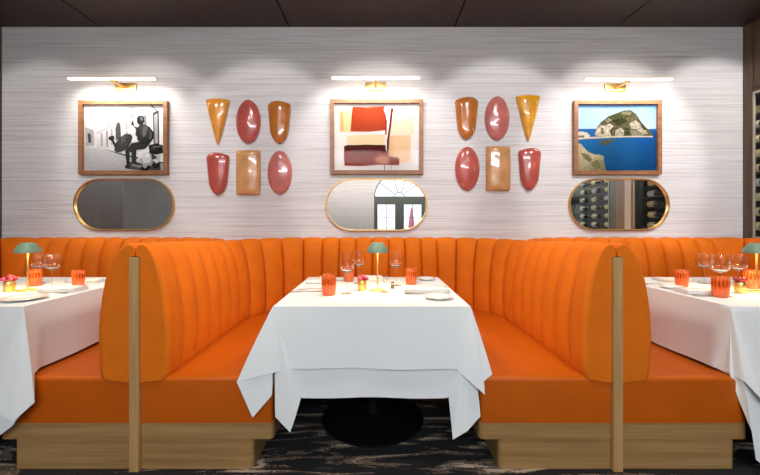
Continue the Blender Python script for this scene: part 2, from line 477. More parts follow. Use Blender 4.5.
def seat_mesh(bm, outline, z0, z1, bev):
    """upholstered or wooden slab over a plan outline, the top edge rounded over by inset rings"""
    P = [Vector(p) for p in outline]; n = len(P)
    def inset(r):
        out = []
        for i in range(n):
            d0 = (P[i] - P[i - 1]).normalized(); d1 = (P[(i + 1) % n] - P[i]).normalized()
            n0 = Vector((-d0.y, d0.x)); n1 = Vector((-d1.y, d1.x))
            out.append(P[i] + (n0 + n1) * (r / max(0.3, 1 + n0.dot(n1))))
        return out
    levels = [(0, z0)] + ([(bev * (1 - math.cos(t)), z1 - bev + bev * math.sin(t)) for t in (0, 0.3, 0.6, 0.95, 1.25, PI / 2)] if bev else [(0, z1)])
    rings = [[bm.verts.new((q.x, q.y, z)) for q in inset(r)] for r, z in levels]
    for A, B in zip(rings[:-1], rings[1:]):
        for i in range(n): bm.faces.new((A[i], A[(i + 1) % n], B[(i + 1) % n], B[i]))
    bm.faces.new(rings[0][::-1]); bm.faces.new(rings[-1])

def u_outline(xa, xb, ia, ib, yf, yi, yb):
    """U-shaped plan: outer x xa..xb, inner aisle ia..ib open to the front"""
    r = 0.08
    q = 0.022
    cor = [(1 - math.sin(t), 1 - math.cos(t)) for t in (0, PI / 8, PI / 4, 3 * PI / 8, PI / 2)]
    pts = [(xa, yf)] + [(ia - q * a, yf + q * b) for a, b in cor]
    pts += [(ia + r * (1 - math.cos(t)), yi - r + r * math.sin(t)) for t in (0, PI / 6, PI / 3, PI / 2)]
    pts += [(ib - r * (1 - math.cos(t)), yi - r + r * math.sin(t)) for t in (PI / 2, PI / 3, PI / 6, 0)]
    pts += [(ib + q * a, yf + q * b) for a, b in cor[::-1]] + [(xb, yf), (xb, yb), (xa, yb)]
    return pts

def banquette(label, xa, xb, ia, ib, corners, seams_of, kick=0.09, thick=1.0):
    t = thing('banquette', label, 'banquette', ((xa + xb) / 2, 2.5, 0), 0, 'orange banquettes of the booths')
    def local(o):
        o.matrix_parent_inverse = Matrix.Translation(t.location).inverted(); return o
    local(backrest('backrest', corners, seams_of, k_of, M['velvet'], t, thick))
    bm = bmesh.new(); seat_mesh(bm, u_outline(xa, xb, ia, ib, BENCH_F, 2.62, 3.27), 0.2205, SEAT_H, 0.022)
    local(sharp(from_bm('seat', bm, M['seat'], t), 40))
    bm = bmesh.new(); seat_mesh(bm, u_outline(xa, xb, ia + 0.004, ib - 0.004, BENCH_F + 0.003, 2.63, 3.27), 0.142, 0.2200, 0)
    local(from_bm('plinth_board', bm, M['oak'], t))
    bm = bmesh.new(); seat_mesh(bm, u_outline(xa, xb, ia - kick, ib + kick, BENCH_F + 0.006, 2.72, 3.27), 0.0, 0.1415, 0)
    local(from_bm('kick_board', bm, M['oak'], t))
    return t

PX = DIV
def even(n): return [k / n for k in range(n + 1)]
FACE_R = ARC_R - 0.17
def seams_mid(i, s):
    if i in (0, 4): return even(6)
    la = FACE_R * PI / 2; lw = 2 * (PX - ARC_R); tot = 2 * la + lw
    ss = [tot * k / 17 for k in range(18)]
    ss = [x + 0.04 * math.sin(PI * x / tot) for x in ss]
    if i == 1: return [x / la for x in ss if x <= la]
    if i == 2: return [(x - la) / lw for x in ss if la < x < la + lw]
    return [(x - la - lw) / la for x in ss if x >= la + lw]
def seams_right(i, s):
    if i == 0: return even(6)
    if i == 1: return even(5)
    if i == 2: return even(9)[:-1]
    if i == 3: return [0.5]
    return even(9)[1:]
def seams_left(i, s):
    if i == 4: return even(6)
    if i == 3: return even(5)
    if i == 2: return even(9)[1:]
    if i == 1: return [0.5]
    return even(9)[:-1]

OXR, OXL = XR - 0.016, XL + 0.005
banquette('orange U-shaped channel-back banquette around the middle table',
          -PX + 0.024, PX - 0.024, -0.49, 0.49,
          [(-PX, 1.74, 0), (-PX, PATH_Y, ARC_R), (PX, PATH_Y, ARC_R), (PX, 1.74, 0)], seams_mid, 0.09, 0.92)
banquette('orange channel-back banquette around the right table, next to the wine cabinet',
          PX + 0.024, OXR, 1.755, 2.56,
          [(PX, 1.74, 0), (PX, PATH_Y, ARC_R), (OXR, PATH_Y, 0.19), (OXR, 1.74, 0)], seams_right, 0.055, 1.0)
banquette('orange channel-back banquette around the left table, under the dark mirror',
          OXL, -PX - 0.024, -2.56, -1.775,
          [(OXL, 1.74, 0), (OXL, PATH_Y, 0.19), (-PX, PATH_Y, ARC_R), (-PX, 1.74, 0)], seams_left, 0.062, 1.06)

# dividers: a narrow oak panel showing as a post, with the upholstered corner deck behind
for sgn, side in ((-1, 'left'), (1, 'right')):
    t = thing('booth_divider', 'upright oak end post between the middle booth and the %s booth' % side, 'divider', (sgn * PX, 2.2, 0), 0, 'oak booth dividers')
    bm = bmesh.new()
    prism(bm, [(1.728 - 2.2, 0.0), (2.69 - 2.2, 0.0), (2.69 - 2.2, 0.963), (1.74 - 2.2, 1.003), (1.728 - 2.2, 1.003)], -0.0215, 0.0215, 'x')
    from_bm('post_panel', bm, M['oak_post'], t)
    pts = []
    for k in range(13):
        a = PI / 2 * k / 12
        pts.append((PX - ARC_R + ARC_R * math.cos(a) - PX, 2.69 + ARC_R * math.sin(a) - 2.2))
    for k in range(12, -1, -1):
        a = PI / 2 * k / 12
        pts.append((ARC_R - ARC_R * math.cos(a), 2.69 + ARC_R * math.sin(a) - 2.2))
    if sgn < 0: pts = [(-x, y) for x, y in pts]
    pts2 = []
    for p in pts:
        if not pts2 or (Vector(p) - Vector(pts2[-1])).length > 1e-4: pts2.append(p)
    if (Vector(pts2[0]) - Vector(pts2[-1])).length < 1e-4: pts2.pop()
    bm = bmesh.new(); prism(bm, pts2, 0.446, 0.992, 'z')
    from_bm('corner_deck', bm, M['velvet'], t)

# ================================================================== TABLES AND CLOTHS
TY0, TY1 = 1.755, 2.67
TW = 0.9170
def table(cx, label):
    t = thing('dining_table', label, 'table', (cx, (TY0 + TY1) / 2, 0), 0, 'tables of the booths')
    h, w = (TY1 - TY0) / 2 - 0.008, TW / 2 - 0.008
    bm = bmesh.new(); box(bm, -w, w, -h, h, TOP - 0.036, TOP - 0.008, 0.004)
    from_bm('tabletop', bm, M['black_iron'], t)
    lathe_obj('base', [(0, 0.0), (0.30, 0.0), (0.30, 0.012), (0.26, 0.024), (0.06, 0.04), (0, 0.04)], M['black_iron'], t, 40)
    lathe_obj('column', [(0, 0.03), (0.045, 0.03), (0.045, TOP - 0.06), (0.16, TOP - 0.045), (0.16, TOP - 0.036), (0, TOP - 0.036)], M['black_iron'], t, 24)
    return t

def cloth_mesh(cx, lift, drops, ears, seed):
    """square cloth over the table; drops = front/left/back/right hang, ears = hem polylines of the corners
    (out in x, out in y, drop) running from the front/back edge round to the side edge"""
    rnd = random.Random(seed)
    x0, x1 = cx - TW / 2 - 0.003 - lift, cx + TW / 2 + 0.003 + lift
    y0, y1 = TY0 - 0.003 - lift, TY1 + 0.003 + lift
    zt = TOP - 0.002 + lift
    S = []                                            # samples: (top point, hem point)
    def side(pa, pb, out, drop_, ins_a, ins_b, n=22):
        ph = rnd.random() * 6
        L = (Vector(pb) - Vector(pa)).length
        for k in range(n + 1):
            u = k / n
            uu = (ins_a + (L - ins_a - ins_b) * u) / L
            tp = Vector(pa).lerp(Vector(pb), uu)
            wv = (0.006 if lift else 0.002) * math.sin(u * 9 + ph) * math.sin(PI * u) + (0.013 if lift else 0.0)
            d = drop_ + 0.004 * math.sin(u * 7 + ph) * math.sin(PI * u)
            S.append((tp, tp + Vector((out[0] * wv, out[1] * wv, -d))))
    def fan(corner, sx, sy, hem, sub=7):
        T = Vector(corner)
        pts = [Vector((T.x + sx * a, T.y + sy * b, T.z - d)) for a, b, d in hem]
        for i in range(len(pts) - 1):
            for k in range(sub):
                S.append((T, pts[i].lerp(pts[i + 1], k / sub)))
        S.append((T, pts[-1]))
    FL, FR, BL, BR = (x0, y0, zt), (x1, y0, zt), (x0, y1, zt), (x1, y1, zt)
    e = ears
    def ins(h, ax): return max(0.02, -h[ax])
    # front (right to left), left corner, left side, back-left, back, back-right, right side, front-right
    side(FR, FL, (0, -1), drops[0], ins(e['FR'][0], 0), ins(e['FL'][0], 0))
    fan(FL, -1, -1, e['FL'][1:-1])
    side(FL, BL, (-1, 0), drops[1], ins(e['FL'][-1], 1), ins(e['BL'][-1], 1))
    fan(BL, -1, 1, e['BL'][::-1][1:-1])
    side(BL, BR, (0, 1), drops[2], ins(e['BL'][0], 0), ins(e['BR'][0], 0))
    fan(BR, 1, 1, e['BR'][1:-1])
    side(BR, FR, (1, 0), drops[3], ins(e['BR'][-1], 1), ins(e['FR'][-1], 1))
    fan(FR, 1, -1, e['FR'][::-1][1:-1])
    bm = bmesh.new(); n = len(S); NR = 12
    cols = []
    for tp, hp in S:
        d = hp - tp; out = Vector((d.x, d.y, 0))
        col = []
        for k in range(NR + 1):
            t = k / NR
            p = tp + d * t
            if k == 0: p = tp + Vector((0, 0, 0))
            p += out * 0.10 * math.sin(PI * t) * 0.3
            if k == 1: p += Vector((0, 0, 0.004))
            col.append(bm.verts.new(p))
        cols.append(col)
    for i in range(n):
        a, b = cols[i], cols[(i + 1) % n]
        for k in range(NR): bm.faces.new((a[k], b[k], b[k + 1], a[k + 1]))
    inner = []
    mid = Vector(((x0 + x1) / 2, (y0 + y1) / 2, zt))
    for col in cols:
        c = col[0].co; v = mid - c
        inner.append(bm.verts.new((c.x + max(-0.012, min(0.012, v.x)), c.y + max(-0.012, min(0.012, v.y)), zt + 0.002)))
    for i in range(n):
        bm.faces.new((cols[i][0], inner[i], inner[(i + 1) % n], cols[(i + 1) % n][0]))
    bm.faces.new(inner)
    bmesh.ops.remove_doubles(bm, verts=bm.verts[:], dist=0.0004)
    bmesh.ops.dissolve_degenerate(bm, edges=bm.edges[:], dist=0.0002)
    return bm

def cloth(cx, lift, drops, ears, label, seed):
    bm = cloth_mesh(cx, lift, drops, ears, seed)
    o = from_bm('tablecloth', bm, M['cloth'])
    sharp(o, 50)
    use = {}
    for p in o.data.polygons:
        for ek in p.edge_keys: use[ek] = use.get(ek, 0) + 1
    for e in o.data.edges:
        if use.get(tuple(sorted(e.vertices)), 0) < 2: e.use_edge_sharp = True
    md = o.modifiers.new('thickness', 'SOLIDIFY'); md.thickness = 0.0012; md.offset = -1
    tag(o, label, 'tablecloth', 'white tablecloths')
    return o

def small_ear(d, ds): return [(-0.04, 0.01, d), (0.004, 0.02, d + 0.01), (0.012, 0.012, d + 0.01), (0.004, 0.004, ds + 0.005), (0.004, -0.04, ds)]
MIDX, LFX, RTX = -0.02, -2.13, 2.14
table(MIDX, 'black pedestal table under the white cloth of the middle booth')
table(LFX, 'black pedestal table under the white cloth of the left booth')
table(RTX, 'black pedestal table under the white cloth of the right booth')

under_mid = {
 'FL': [(-0.13, 0.01, 0.42), (-0.13, 0.012, 0.42), (-0.109, 0.050, 0.499), (-0.086, 0.048, 0.565), (-0.011, 0.026, 0.505), (-0.004, 0.006, 0.44), (0.0, -0.05, 0.43)],
 'FR': [(-0.11, 0.01, 0.42), (-0.10, 0.012, 0.42), (-0.088, 0.050, 0.597), (-0.02, 0.046, 0.56), (0.045, 0.030, 0.50), (0.0, 0.004, 0.44), (0.0, -0.05, 0.43)],
 'BL': small_ear(0.3, 0.36), 'BR': small_ear(0.3, 0.36)}
over_mid = {
 'FL': [(-0.075, 0.012, 0.29), (-0.062, 0.014, 0.293), (0.152, 0.050, 0.335), (0.085, 0.034, 0.507), (0.0, 0.022, 0.41), (-0.002, 0.01, 0.35), (0.0, -0.05, 0.30)],
 'FR': [(-0.08, 0.012, 0.29), (-0.069, 0.014, 0.29), (-0.040, 0.034, 0.315), (0.052, 0.054, 0.392), (0.052, 0.040, 0.335), (0.094, 0.028, 0.308), (0.0, 0.006, 0.32), (0.0, -0.06, 0.30)],
 'BL': small_ear(0.26, 0.30), 'BR': small_ear(0.26, 0.30)}
cloth(MIDX, 0.0, (0.43, 0.43, 0.30, 0.43), under_mid, 'long white under cloth hanging below the top cloth of the middle table', 1)
cloth(MIDX, 0.005, (0.29, 0.30, 0.26, 0.30), over_mid, 'short white top cloth with flared corners on the middle table', 2)

free_u = [(-0.20, 0.01, 0.43), (-0.09, 0.04, 0.56), (0.0, 0.05, 0.58), (0.04, 0.03, 0.47), (0.02, -0.004, 0.312), (0.004, -0.06, 0.31)]
free_o = [(-0.20, 0.012, 0.29), (-0.09, 0.05, 0.43), (0.0, 0.06, 0.47), (0.06, 0.035, 0.40), (0.02, 0.0, 0.31), (0.006, -0.06, 0.316)]
under_l = {'FR': [(-0.22, 0.01, 0.43), (-0.14, 0.03, 0.55), (-0.09, 0.05, 0.597), (-0.005, 0.05, 0.535), (0.04, 0.034, 0.46), (0.012, 0.0, 0.312), (0.004, -0.06, 0.31)],
           'FL': free_u, 'BL': small_ear(0.3, 0.305), 'BR': small_ear(0.3, 0.305)}
over_l = {'FR': [(-0.20, 0.012, 0.29), (-0.16, 0.025, 0.35), (-0.09, 0.055, 0.455), (0.015, 0.066, 0.508), (0.098, 0.050, 0.428), (0.06, 0.01, 0.31), (0.008, -0.07, 0.316)],
          'FL': free_o, 'BL': small_ear(0.26, 0.312), 'BR': small_ear(0.26, 0.312)}
cloth(LFX, 0.0, (0.43, 0.31, 0.30, 0.31), under_l, 'white under cloth below the top cloth of the left table', 3)
cloth(LFX, 0.005, (0.29, 0.316, 0.26, 0.316), over_l, 'white top cloth folded at the corner of the left table', 4)
under_r = {'FL': [(-0.30, 0.01, 0.43), (-0.24, 0.04, 0.62), (-0.15, 0.062, 0.755), (-0.055, 0.064, 0.68), (-0.05, 0.05, 0.56), (-0.03, 0.012, 0.44), (0.002, -0.002, 0.312), (0.004, -0.06, 0.31)],
           'FR': free_u, 'BL': small_ear(0.3, 0.305), 'BR': small_ear(0.3, 0.305)}
over_r = {'FL': [(-0.28, 0.012, 0.29), (-0.22, 0.04, 0.46), (-0.155, 0.068, 0.475), (-0.075, 0.068, 0.405), (-0.03, 0.04, 0.34), (0.006, -0.07, 0.316), (0.006, -0.07, 0.316)],
          'FR': free_o, 'BL': small_ear(0.26, 0.312), 'BR': small_ear(0.26, 0.312)}
cloth(RTX, 0.0, (0.43, 0.31, 0.30, 0.31), under_r, 'white under cloth reaching almost to the floor at the right table', 5)
cloth(RTX, 0.005, (0.29, 0.316, 0.26, 0.316), over_r, 'white top cloth folded at the corner of the right table', 6)
TZ = TOP + 0.0055     # surface the tableware stands on

# ================================================================== TABLEWARE
# --- cordless lamps
def make_lamp(label, x, y, group='green table lamps'):
    t = thing('table_lamp', label, 'lamp', (x, y, TZ), 0, group)
    lathe_obj('base', [(0, 0), (0.049, 0), (0.049, 0.007), (0.046, 0.009), (0.006, 0.011), (0, 0.011)], M['gold'], t, 32)
    lathe_obj('pole', [(0, 0.010), (0.0046, 0.010), (0.0046, 0.236), (0, 0.236)], M['gold'], t, 14)
    sh = lathe_obj('lamp_shade', [(0.061, 0.222), (0.0605, 0.232), (0.057, 0.243), (0.037, 0.271), (0.030, 0.277), (0, 0.279),
                             (0, 0.275), (0.029, 0.273), (0.035, 0.268), (0.054, 0.242), (0.058, 0.222), (0.061, 0.222)], M['lamp_green'], t, 36)
    lathe_obj('diffuser', [(0, 0.229), (0.054, 0.231), (0.052, 0.238), (0, 0.240)], M['lamp_glow'], sh, 28)
    ld = bpy.data.lights.new('lamp_bulb', 'SPOT'); ld.energy = 11; ld.color = (1.0, 0.70, 0.36); ld.shadow_soft_size = 0.03
    ld.spot_size = math.radians(150); ld.spot_blend = 0.5
    lo = bpy.data.objects.new('lamp_bulb', ld); C.objects.link(lo); lo.parent = t; lo.location = (0.0, 0, 0.224)
    return t
make_lamp('green domed table lamp on a gold pole on the middle table', 0.009, 2.13)
make_lamp('green domed table lamp on a gold pole on the left table', -2.0, 2.125)
make_lamp('green domed table lamp on a gold pole on the right table', 2.142, 2.083)

# --- wine glasses
def solid_glass():
    m, nt, p, out = new_mat('blown_glass')
    p.inputs['Base Color'].default_value = (1, 1, 1, 1); p.inputs['Roughness'].default_value = 0.0
    p.inputs['IOR'].default_value = 1.46; p.inputs['Transmission Weight'].default_value = 1.0
    return m
M['blown'] = solid_glass()
def glass_parts(t, h, rb, rr):
    bw = h * 0.50
    b0 = h - bw
    prof = [(0.004, b0 + 0.002), (0.012, b0 + 0.004), (rb * 0.6, b0 + bw * 0.10), (rb * 0.88, b0 + bw * 0.24), (rb, b0 + bw * 0.42), (rb * 0.985, b0 + bw * 0.58), ((rb + rr) / 2, b0 + bw * 0.80), (rr, h),
            (rr - 0.0012, h), ((rb + rr) / 2 - 0.0013, b0 + bw * 0.80), (rb - 0.0015, b0 + bw * 0.5), (rb * 0.86, b0 + bw * 0.25), (rb * 0.58, b0 + bw * 0.12), (0.01, b0 + 0.009), (0, b0 + 0.008)]
    lathe_obj('bowl', prof, M['blown'], t, 28, deg=60)
    lathe_obj('stem', [(0.0042, 0.008), (0.0034, 0.02), (0.0032, b0 - 0.01), (0.005, b0 + 0.003)], M['glass'], t, 12, deg=60)
    lathe_obj('foot', [(0, 0), (0.034, 0), (0.034, 0.0015), (0.012, 0.005), (0.0045, 0.009), (0, 0.009)], M['glass'], t, 28, deg=60)
def wine_glass(label, x, y, h=0.222, rb=0.043, rr=0.038):
    t = thing('wine_glass', label, 'wine glass', (x, y, TZ), 0, 'stemmed wine glasses')
    glass_parts(t, h, rb, rr)
wine_glass('tall wine glass at the front of the middle table, behind the front amber tumbler', -0.161, 2.05, 0.225, 0.042, 0.0385)
wine_glass('wine glass behind the flower cup on the middle table', -0.110, 2.38, 0.217, 0.042, 0.0375)
wine_glass('wine glass right of the lamp on the middle table', 0.125, 2.31, 0.219, 0.042, 0.037)
wine_glass('round-bowled wine glass on the left table, nearer the divider', -1.995, 2.278, 0.198, 0.046, 0.038)
wine_glass('wine glass just behind the lamp pole on the left table', -2.18, 2.39, 0.19, 0.043, 0.036)
wine_glass('wine glass farthest back on the right table, nearest the divider', 2.12, 2.39, 0.195, 0.043, 0.037)
wine_glass('large-bowled wine glass behind the nearest amber tumbler on the right table', 1.964, 2.11, 0.210, 0.048, 0.040)
wine_glass('wine glass under the lamp shade on the right table', 2.17, 2.21, 0.205, 0.044, 0.038)

# --- amber tumblers
def tumbler_mesh():
    bm = bmesh.new()
    lathe(bm, [(0, 0), (0.030, 0), (0.0335, 0.006), (0.037, 0.04), (0.0385, 0.075), (0.0375, 0.108), (0.0365, 0.112)], 112, rib=0.05, nrib=14)
    lathe(bm, [(0.0365, 0.112), (0.0345, 0.111), (0.036, 0.075), (0.034, 0.03), (0.03, 0.014), (0, 0.012)], 112)
    bmesh.ops.remove_doubles(bm, verts=bm.verts[:], dist=0.0016)
    o = from_bm('amber_tumbler', bm, M['amber']); sharp(o, 70)
    return o
first_tumbler = None
def tumbler(label, x, y, s=1.0):
    global first_tumbler
    if first_tumbler is None: first_tumbler = o = tumbler_mesh()
    else:
        o = first_tumbler.copy(); C.objects.link(o)
    o.location = (x, y, TZ); o.scale = (s, s, s)
    tag(o, label, 'tumbler', 'ribbed amber tumblers')
tumbler('ribbed amber tumbler at the front left of the middle table', -0.256, 2.01)
tumbler('ribbed amber tumbler half hidden behind the wine glass on the middle table', -0.182, 2.475, 0.92)
tumbler('ribbed amber tumbler at the right of the middle table', 0.222, 2.35, 0.93)
tumbler('ribbed amber tumbler near the divider on the left table', -1.85, 2.30, 0.86)
tumbler('ribbed amber tumbler behind the lamp pole on the left table', -2.12, 2.30, 0.9)
tumbler('ribbed amber tumbler at the back of the right table near the divider', 1.884, 2.28, 0.9)
tumbler('nearest ribbed amber tumbler on the right table, in front of the large glass', 1.822, 1.957, 0.97)
tumbler('ribbed amber tumbler behind the lamp on the right table', 2.245, 2.21, 0.98)

# --- gold cups with small posies
def petal_ball(bm, c, r, seed):
    """one ruffled blossom head"""
    rnd = random.Random(seed)
    g = bmesh.ops.create_icosphere(bm, subdivisions=2, radius=r)
    for v in g['verts']:
        k = 0.80 + 0.32 * math.sin(v.co.x * 900 + seed) * math.sin(v.co.y * 850 + 2 * seed) + 0.14 * (rnd.random() - 0.5)
        v.co = v.co * k; v.co.z *= 0.85
        v.co += Vector(c)
def posy(where, x, y, cols, seed):
    o = lathe_obj('gold_cup', [(0, 0), (0.024, 0), (0.0262, 0.003), (0.0265, 0.058), (0.0255, 0.060), (0.0245, 0.058), (0.0235, 0.006), (0, 0.005)], M['gold'], None, 28)
    o.location = (x, y, TZ)
    tag(o, 'small gold flower cup on the ' + where, 'cup', 'gold flower cups')
    t = thing('flower_posy', 'little posy of %s blossoms in the gold cup on the %s' % (cols[2], where), 'flowers', (x, y, TZ + 0.005), 0, 'flower posies')
    rnd = random.Random(seed)
    m1 = pmat('petals_%d' % seed, cols[0], 0.6); m2 = pmat('petals_dark_%d' % seed, cols[1], 0.6)
    for k in range(9):
        a = k * 2.4; rr = 0.010 * math.sqrt(k) * 0.9
        c = (rr * math.cos(a), rr * math.sin(a), 0.072 + 0.010 * rnd.random() - rr * 0.45)
        bm = bmesh.new(); petal_ball(bm, c, 0.013 + 0.004 * rnd.random(), seed * 20 + k)
        from_bm('blossom', bm, m1 if k % 2 else m2, t)
        bm = bmesh.new(); tube(bm, [(c[0] * 0.3, c[1] * 0.3, 0.002), c], 0.0011, 6)
        from_bm('stem', bm, M['stem_green'], t)
posy('middle table', -0.081, 2.144, (rgb(196, 40, 78), rgb(112, 14, 44), 'pink and crimson'), 1)
posy('left table', -2.08, 2.10, (rgb(206, 72, 94), rgb(150, 30, 54), 'rose pink'), 2)
posy('right table', 2.035, 2.07, (rgb(178, 30, 44), rgb(120, 16, 30), 'dark red'), 3)

# --- plates
def plate(label, x, y, r):
    o = lathe_obj('side_plate', [(0, 0), (r * 0.55, 0), (r * 0.60, 0.003), (r * 0.97, 0.012), (r, 0.0145), (r * 0.97, 0.0155), (r * 0.64, 0.007), (r * 0.55, 0.005), (0, 0.005)], M['porcelain'], None, 48, deg=50)
    o.location = (x, y, TZ); tag(o, label, 'plate', 'white side plates')
plate('white side plate at the front right corner of the middle table', 0.322, 1.92, 0.078)
plate('white side plate at the back right corner of the middle table', 0.343, 2.53, 0.066)
plate('white side plate at the back left of the middle table, beside a knife', -0.34, 2.56, 0.06)
plate('white side plate nearest the front edge of the left table', -1.80, 1.89, 0.10)
plate('small white side plate at the divider edge of the right table', 1.77, 2.21, 0.065)

# --- folded napkins: one continuous strip of linen folded on itself
def napkin(label, x, y, w, d, rz=0.0, layers=4, th=0.0045):
    prof = []
    for k in range(layers):
        z = k * th + th / 2
        a, b = (-d / 2 + 0.004, d / 2 - 0.004 - 0.006 * k)
        row = [(a, z), (a + (b - a) * 0.5, z + 0.0006), (b, z)]
        if k % 2: row = row[::-1]
        prof += row
        if k < layers - 1:
            e = row[-1]; o_ = 0.003 if k % 2 == 0 else -0.003
            prof.append((e[0] + o_, z + th / 2))
    bm = bmesh.new(); cols = []
    for i in range(7):
        u = -w / 2 + w * i / 6
        cols.append([bm.verts.new((u, p[0], p[1] + 0.0012 * math.sin(i * 1.7))) for p in prof])
    for A, B in zip(cols[:-1], cols[1:]):
        for k in range(len(prof) - 1): bm.faces.new((A[k], A[k + 1], B[k + 1], B[k]))
    o = from_bm('folded_napkin', bm, M['napkin'], None, smooth=True)
    md = o.modifiers.new('thickness', 'SOLIDIFY'); md.thickness = th * 0.72; md.offset = 0
    o.location = (x, y, TZ + 0.0024); o.rotation_euler = (0, 0, rz)
    tag(o, label, 'napkin', 'folded white napkins')
napkin('thick folded white napkin at the right of the middle table', 0.284, 2.13, 0.25, 0.15, -0.05, 5)
napkin('folded white napkin behind the lamp on the middle table', -0.02, 2.53, 0.12, 0.12, 0.1, 6)
napkin('folded white napkin at the back left corner of the middle table', -0.40, 2.44, 0.10, 0.15, 0.0, 3)
napkin('long folded white napkin at the divider edge of the left table', -1.80, 2.13, 0.20, 0.13, 0.12, 5)
napkin('folded white napkin behind the amber tumbler on the left table', -1.93, 2.47, 0.22, 0.11, 0.0, 4)
napkin('folded white napkin in front of the cutlery on the right table', 1.80, 2.06, 0.20, 0.12, -0.1, 5)
napkin('folded white napkin at the back of the right table', 2.0, 2.50, 0.2, 0.11, 0.0, 4)

# --- cutlery
def strip(bm, pts, th, arch=0.0):
    """symmetric flat outline: pts=(y, halfwidth)"""
    prev = None
    for y, hw in pts:
        zc = 0.0008 + arch * math.sin(PI * (y + 0.1) / 0.2)
        cur = [bm.verts.new((-hw, y, zc)), bm.verts.new((hw, y, zc)), bm.verts.new((hw, y, zc + th)), bm.verts.new((-hw, y, zc + th))]
        if prev is None: bm.faces.new(cur)
        else:
            for i in range(4): bm.faces.new((prev[i], prev[(i + 1) % 4], cur[(i + 1) % 4], cur[i]))
        prev = cur
    bm.faces.new(prev[::-1])
def cutlery(kind, label, x, y, rz, lift=0.0):
    bm = bmesh.new()
    if kind == 'knife': strip(bm, [(-0.1, 0.006), (-0.095, 0.008), (-0.01, 0.006), (0.0, 0.007), (0.06, 0.0095), (0.09, 0.007), (0.1, 0.001)], 0.0025)
    elif kind == 'spoon': strip(bm, [(-0.1, 0.006), (-0.09, 0.007), (0.0, 0.0035), (0.04, 0.004), (0.055, 0.013), (0.072, 0.0185), (0.088, 0.016), (0.1, 0.004)], 0.0025, 0.006)
    else:
        strip(bm, [(-0.1, 0.006), (-0.09, 0.007), (0.0, 0.0035), (0.035, 0.004), (0.045, 0.0105), (0.055, 0.012)], 0.0022, 0.006)
        for dx in (-0.0102, -0.0034, 0.0034, 0.0102):
            z = 0.0008 + 0.006 * math.sin(PI * 0.155 / 0.2)
            box(bm, dx - 0.0017, dx + 0.0017, 0.0548, 0.098, z * 0.9, z * 0.9 + 0.002)
    o = from_bm(kind, bm, M['steel'])
    o.location = (x, y, TZ + 0.0006 + lift); o.rotation_euler = (0, 0, rz)
    tag(o, label, kind, 'steel cutlery on the tables')
cutlery('knife', 'steel knife at the left edge of the middle table, nearer the front', -0.385, 2.10, -PI / 2 + 0.1)
cutlery('fork', 'steel fork at the left edge of the middle table', -0.36, 2.16, -PI / 2 + 0.05)
cutlery('knife', 'steel knife in front of the thick napkin on the middle table', 0.25, 2.03, PI / 2 + 0.06)
cutlery('spoon', 'steel spoon beside the thick napkin on the middle table', 0.12, 2.05, PI / 2 - 0.3)
cutlery('knife', 'steel knife beside the back left plate of the middle table', -0.25, 2.50, -PI / 2)
cutlery('fork', 'steel fork on the left table in front of the long napkin', -1.80, 2.03, PI / 2 + 0.1)
cutlery('knife', 'steel knife lying on the right table in front of the folded napkin', 1.79, 1.97, PI / 2 - 0.1)
cutlery('fork', 'steel fork at the divider edge of the right table', 1.755, 2.33, PI / 2 - 0.1)

# --- salt and pepper
for lab, x, y, fill in (('small clear salt shaker behind the lamp base on the middle table', 0.066, 2.43, 'salt'),
                        ('small clear pepper shaker by the foot of the wine glass on the middle table', 0.0985, 2.20, 'pepper')):
    t = thing('condiment_shaker', lab, 'shaker', (x, y, TZ), 0, 'salt and pepper shakers')
    lathe_obj('body', [(0, 0), (0.014, 0), (0.015, 0.003), (0.012, 0.028), (0.0115, 0.030), (0, 0.030)], M['glass'], t, 16)
    lathe_obj('filling', [(0, 0.002), (0.012, 0.002), (0.0105, 0.018), (0, 0.018)], M[fill], t, 14)
    lathe_obj('cap', [(0.0118, 0.028), (0.0125, 0.031), (0.011, 0.039), (0.006, 0.042), (0, 0.043)], M['steel'], t, 16)

# ================================================================== ON THE WALL
# --- mirrors
def stadium(w, h, n=14):
    r = h / 2; a = w / 2 - r; pts = []
    for k in range(n + 1):
        t = -PI / 2 + PI * k / n; pts.append((a + r * math.cos(t), r * math.sin(t)))
    for k in range(n + 1):
        t = PI / 2 + PI * k / n; pts.append((-a + r * math.cos(t), r * math.sin(t)))
    return pts
def wall_mirror(label, cx, cz, w, h):
    t = thing('wall_mirror', label, 'mirror', (cx, WALL_Y, cz), 0, 'pill-shaped brass mirrors')
    out = stadium(w, h); inn = stadium(w - 0.024, h - 0.024)
    bm = bmesh.new(); n = len(out)
    rings = []
    for pts, y in ((out, -0.001), (out, -0.024), (stadium(w - 0.006, h - 0.006), -0.028), (stadium(w - 0.018, h - 0.018), -0.028), (inn, -0.024), (inn, -0.001)):
        rings.append([bm.verts.new((p[0], y, p[1])) for p in pts])
    for i in range(len(rings)):
        A, B = rings[i], rings[(i + 1) % len(rings)]
        for k in range(n): bm.faces.new((A[k], A[(k + 1) % n], B[(k + 1) % n], B[k]))
    sharp(from_bm('frame', bm, M['brass'], t), 30)
    bm = bmesh.new(); prism(bm, stadium(w - 0.02, h - 0.02), -0.010, -0.002, 'y')
    from_bm('mirror_glass', bm, M['mirror'], t)
for lab, (a, b, c, d) in (('pill-shaped brass mirror reflecting a dark wood and grey wall', (73.3, 174, 178.6, 230.6)),
                          ('pill-shaped brass mirror reflecting a bright arched glass door', (325.3, 427.6, 178.6, 231)),
                          ('pill-shaped brass mirror reflecting shelves of wine bottles', (569, 669.6, 178.6, 230.6))):
    (xa, za), (xb, zb) = on_wall(a, c, WALL_Y - 0.02), on_wall(b, d, WALL_Y - 0.02)
    wall_mirror(lab, (xa + xb) / 2, (za + zb) / 2, xb - xa, za - zb)

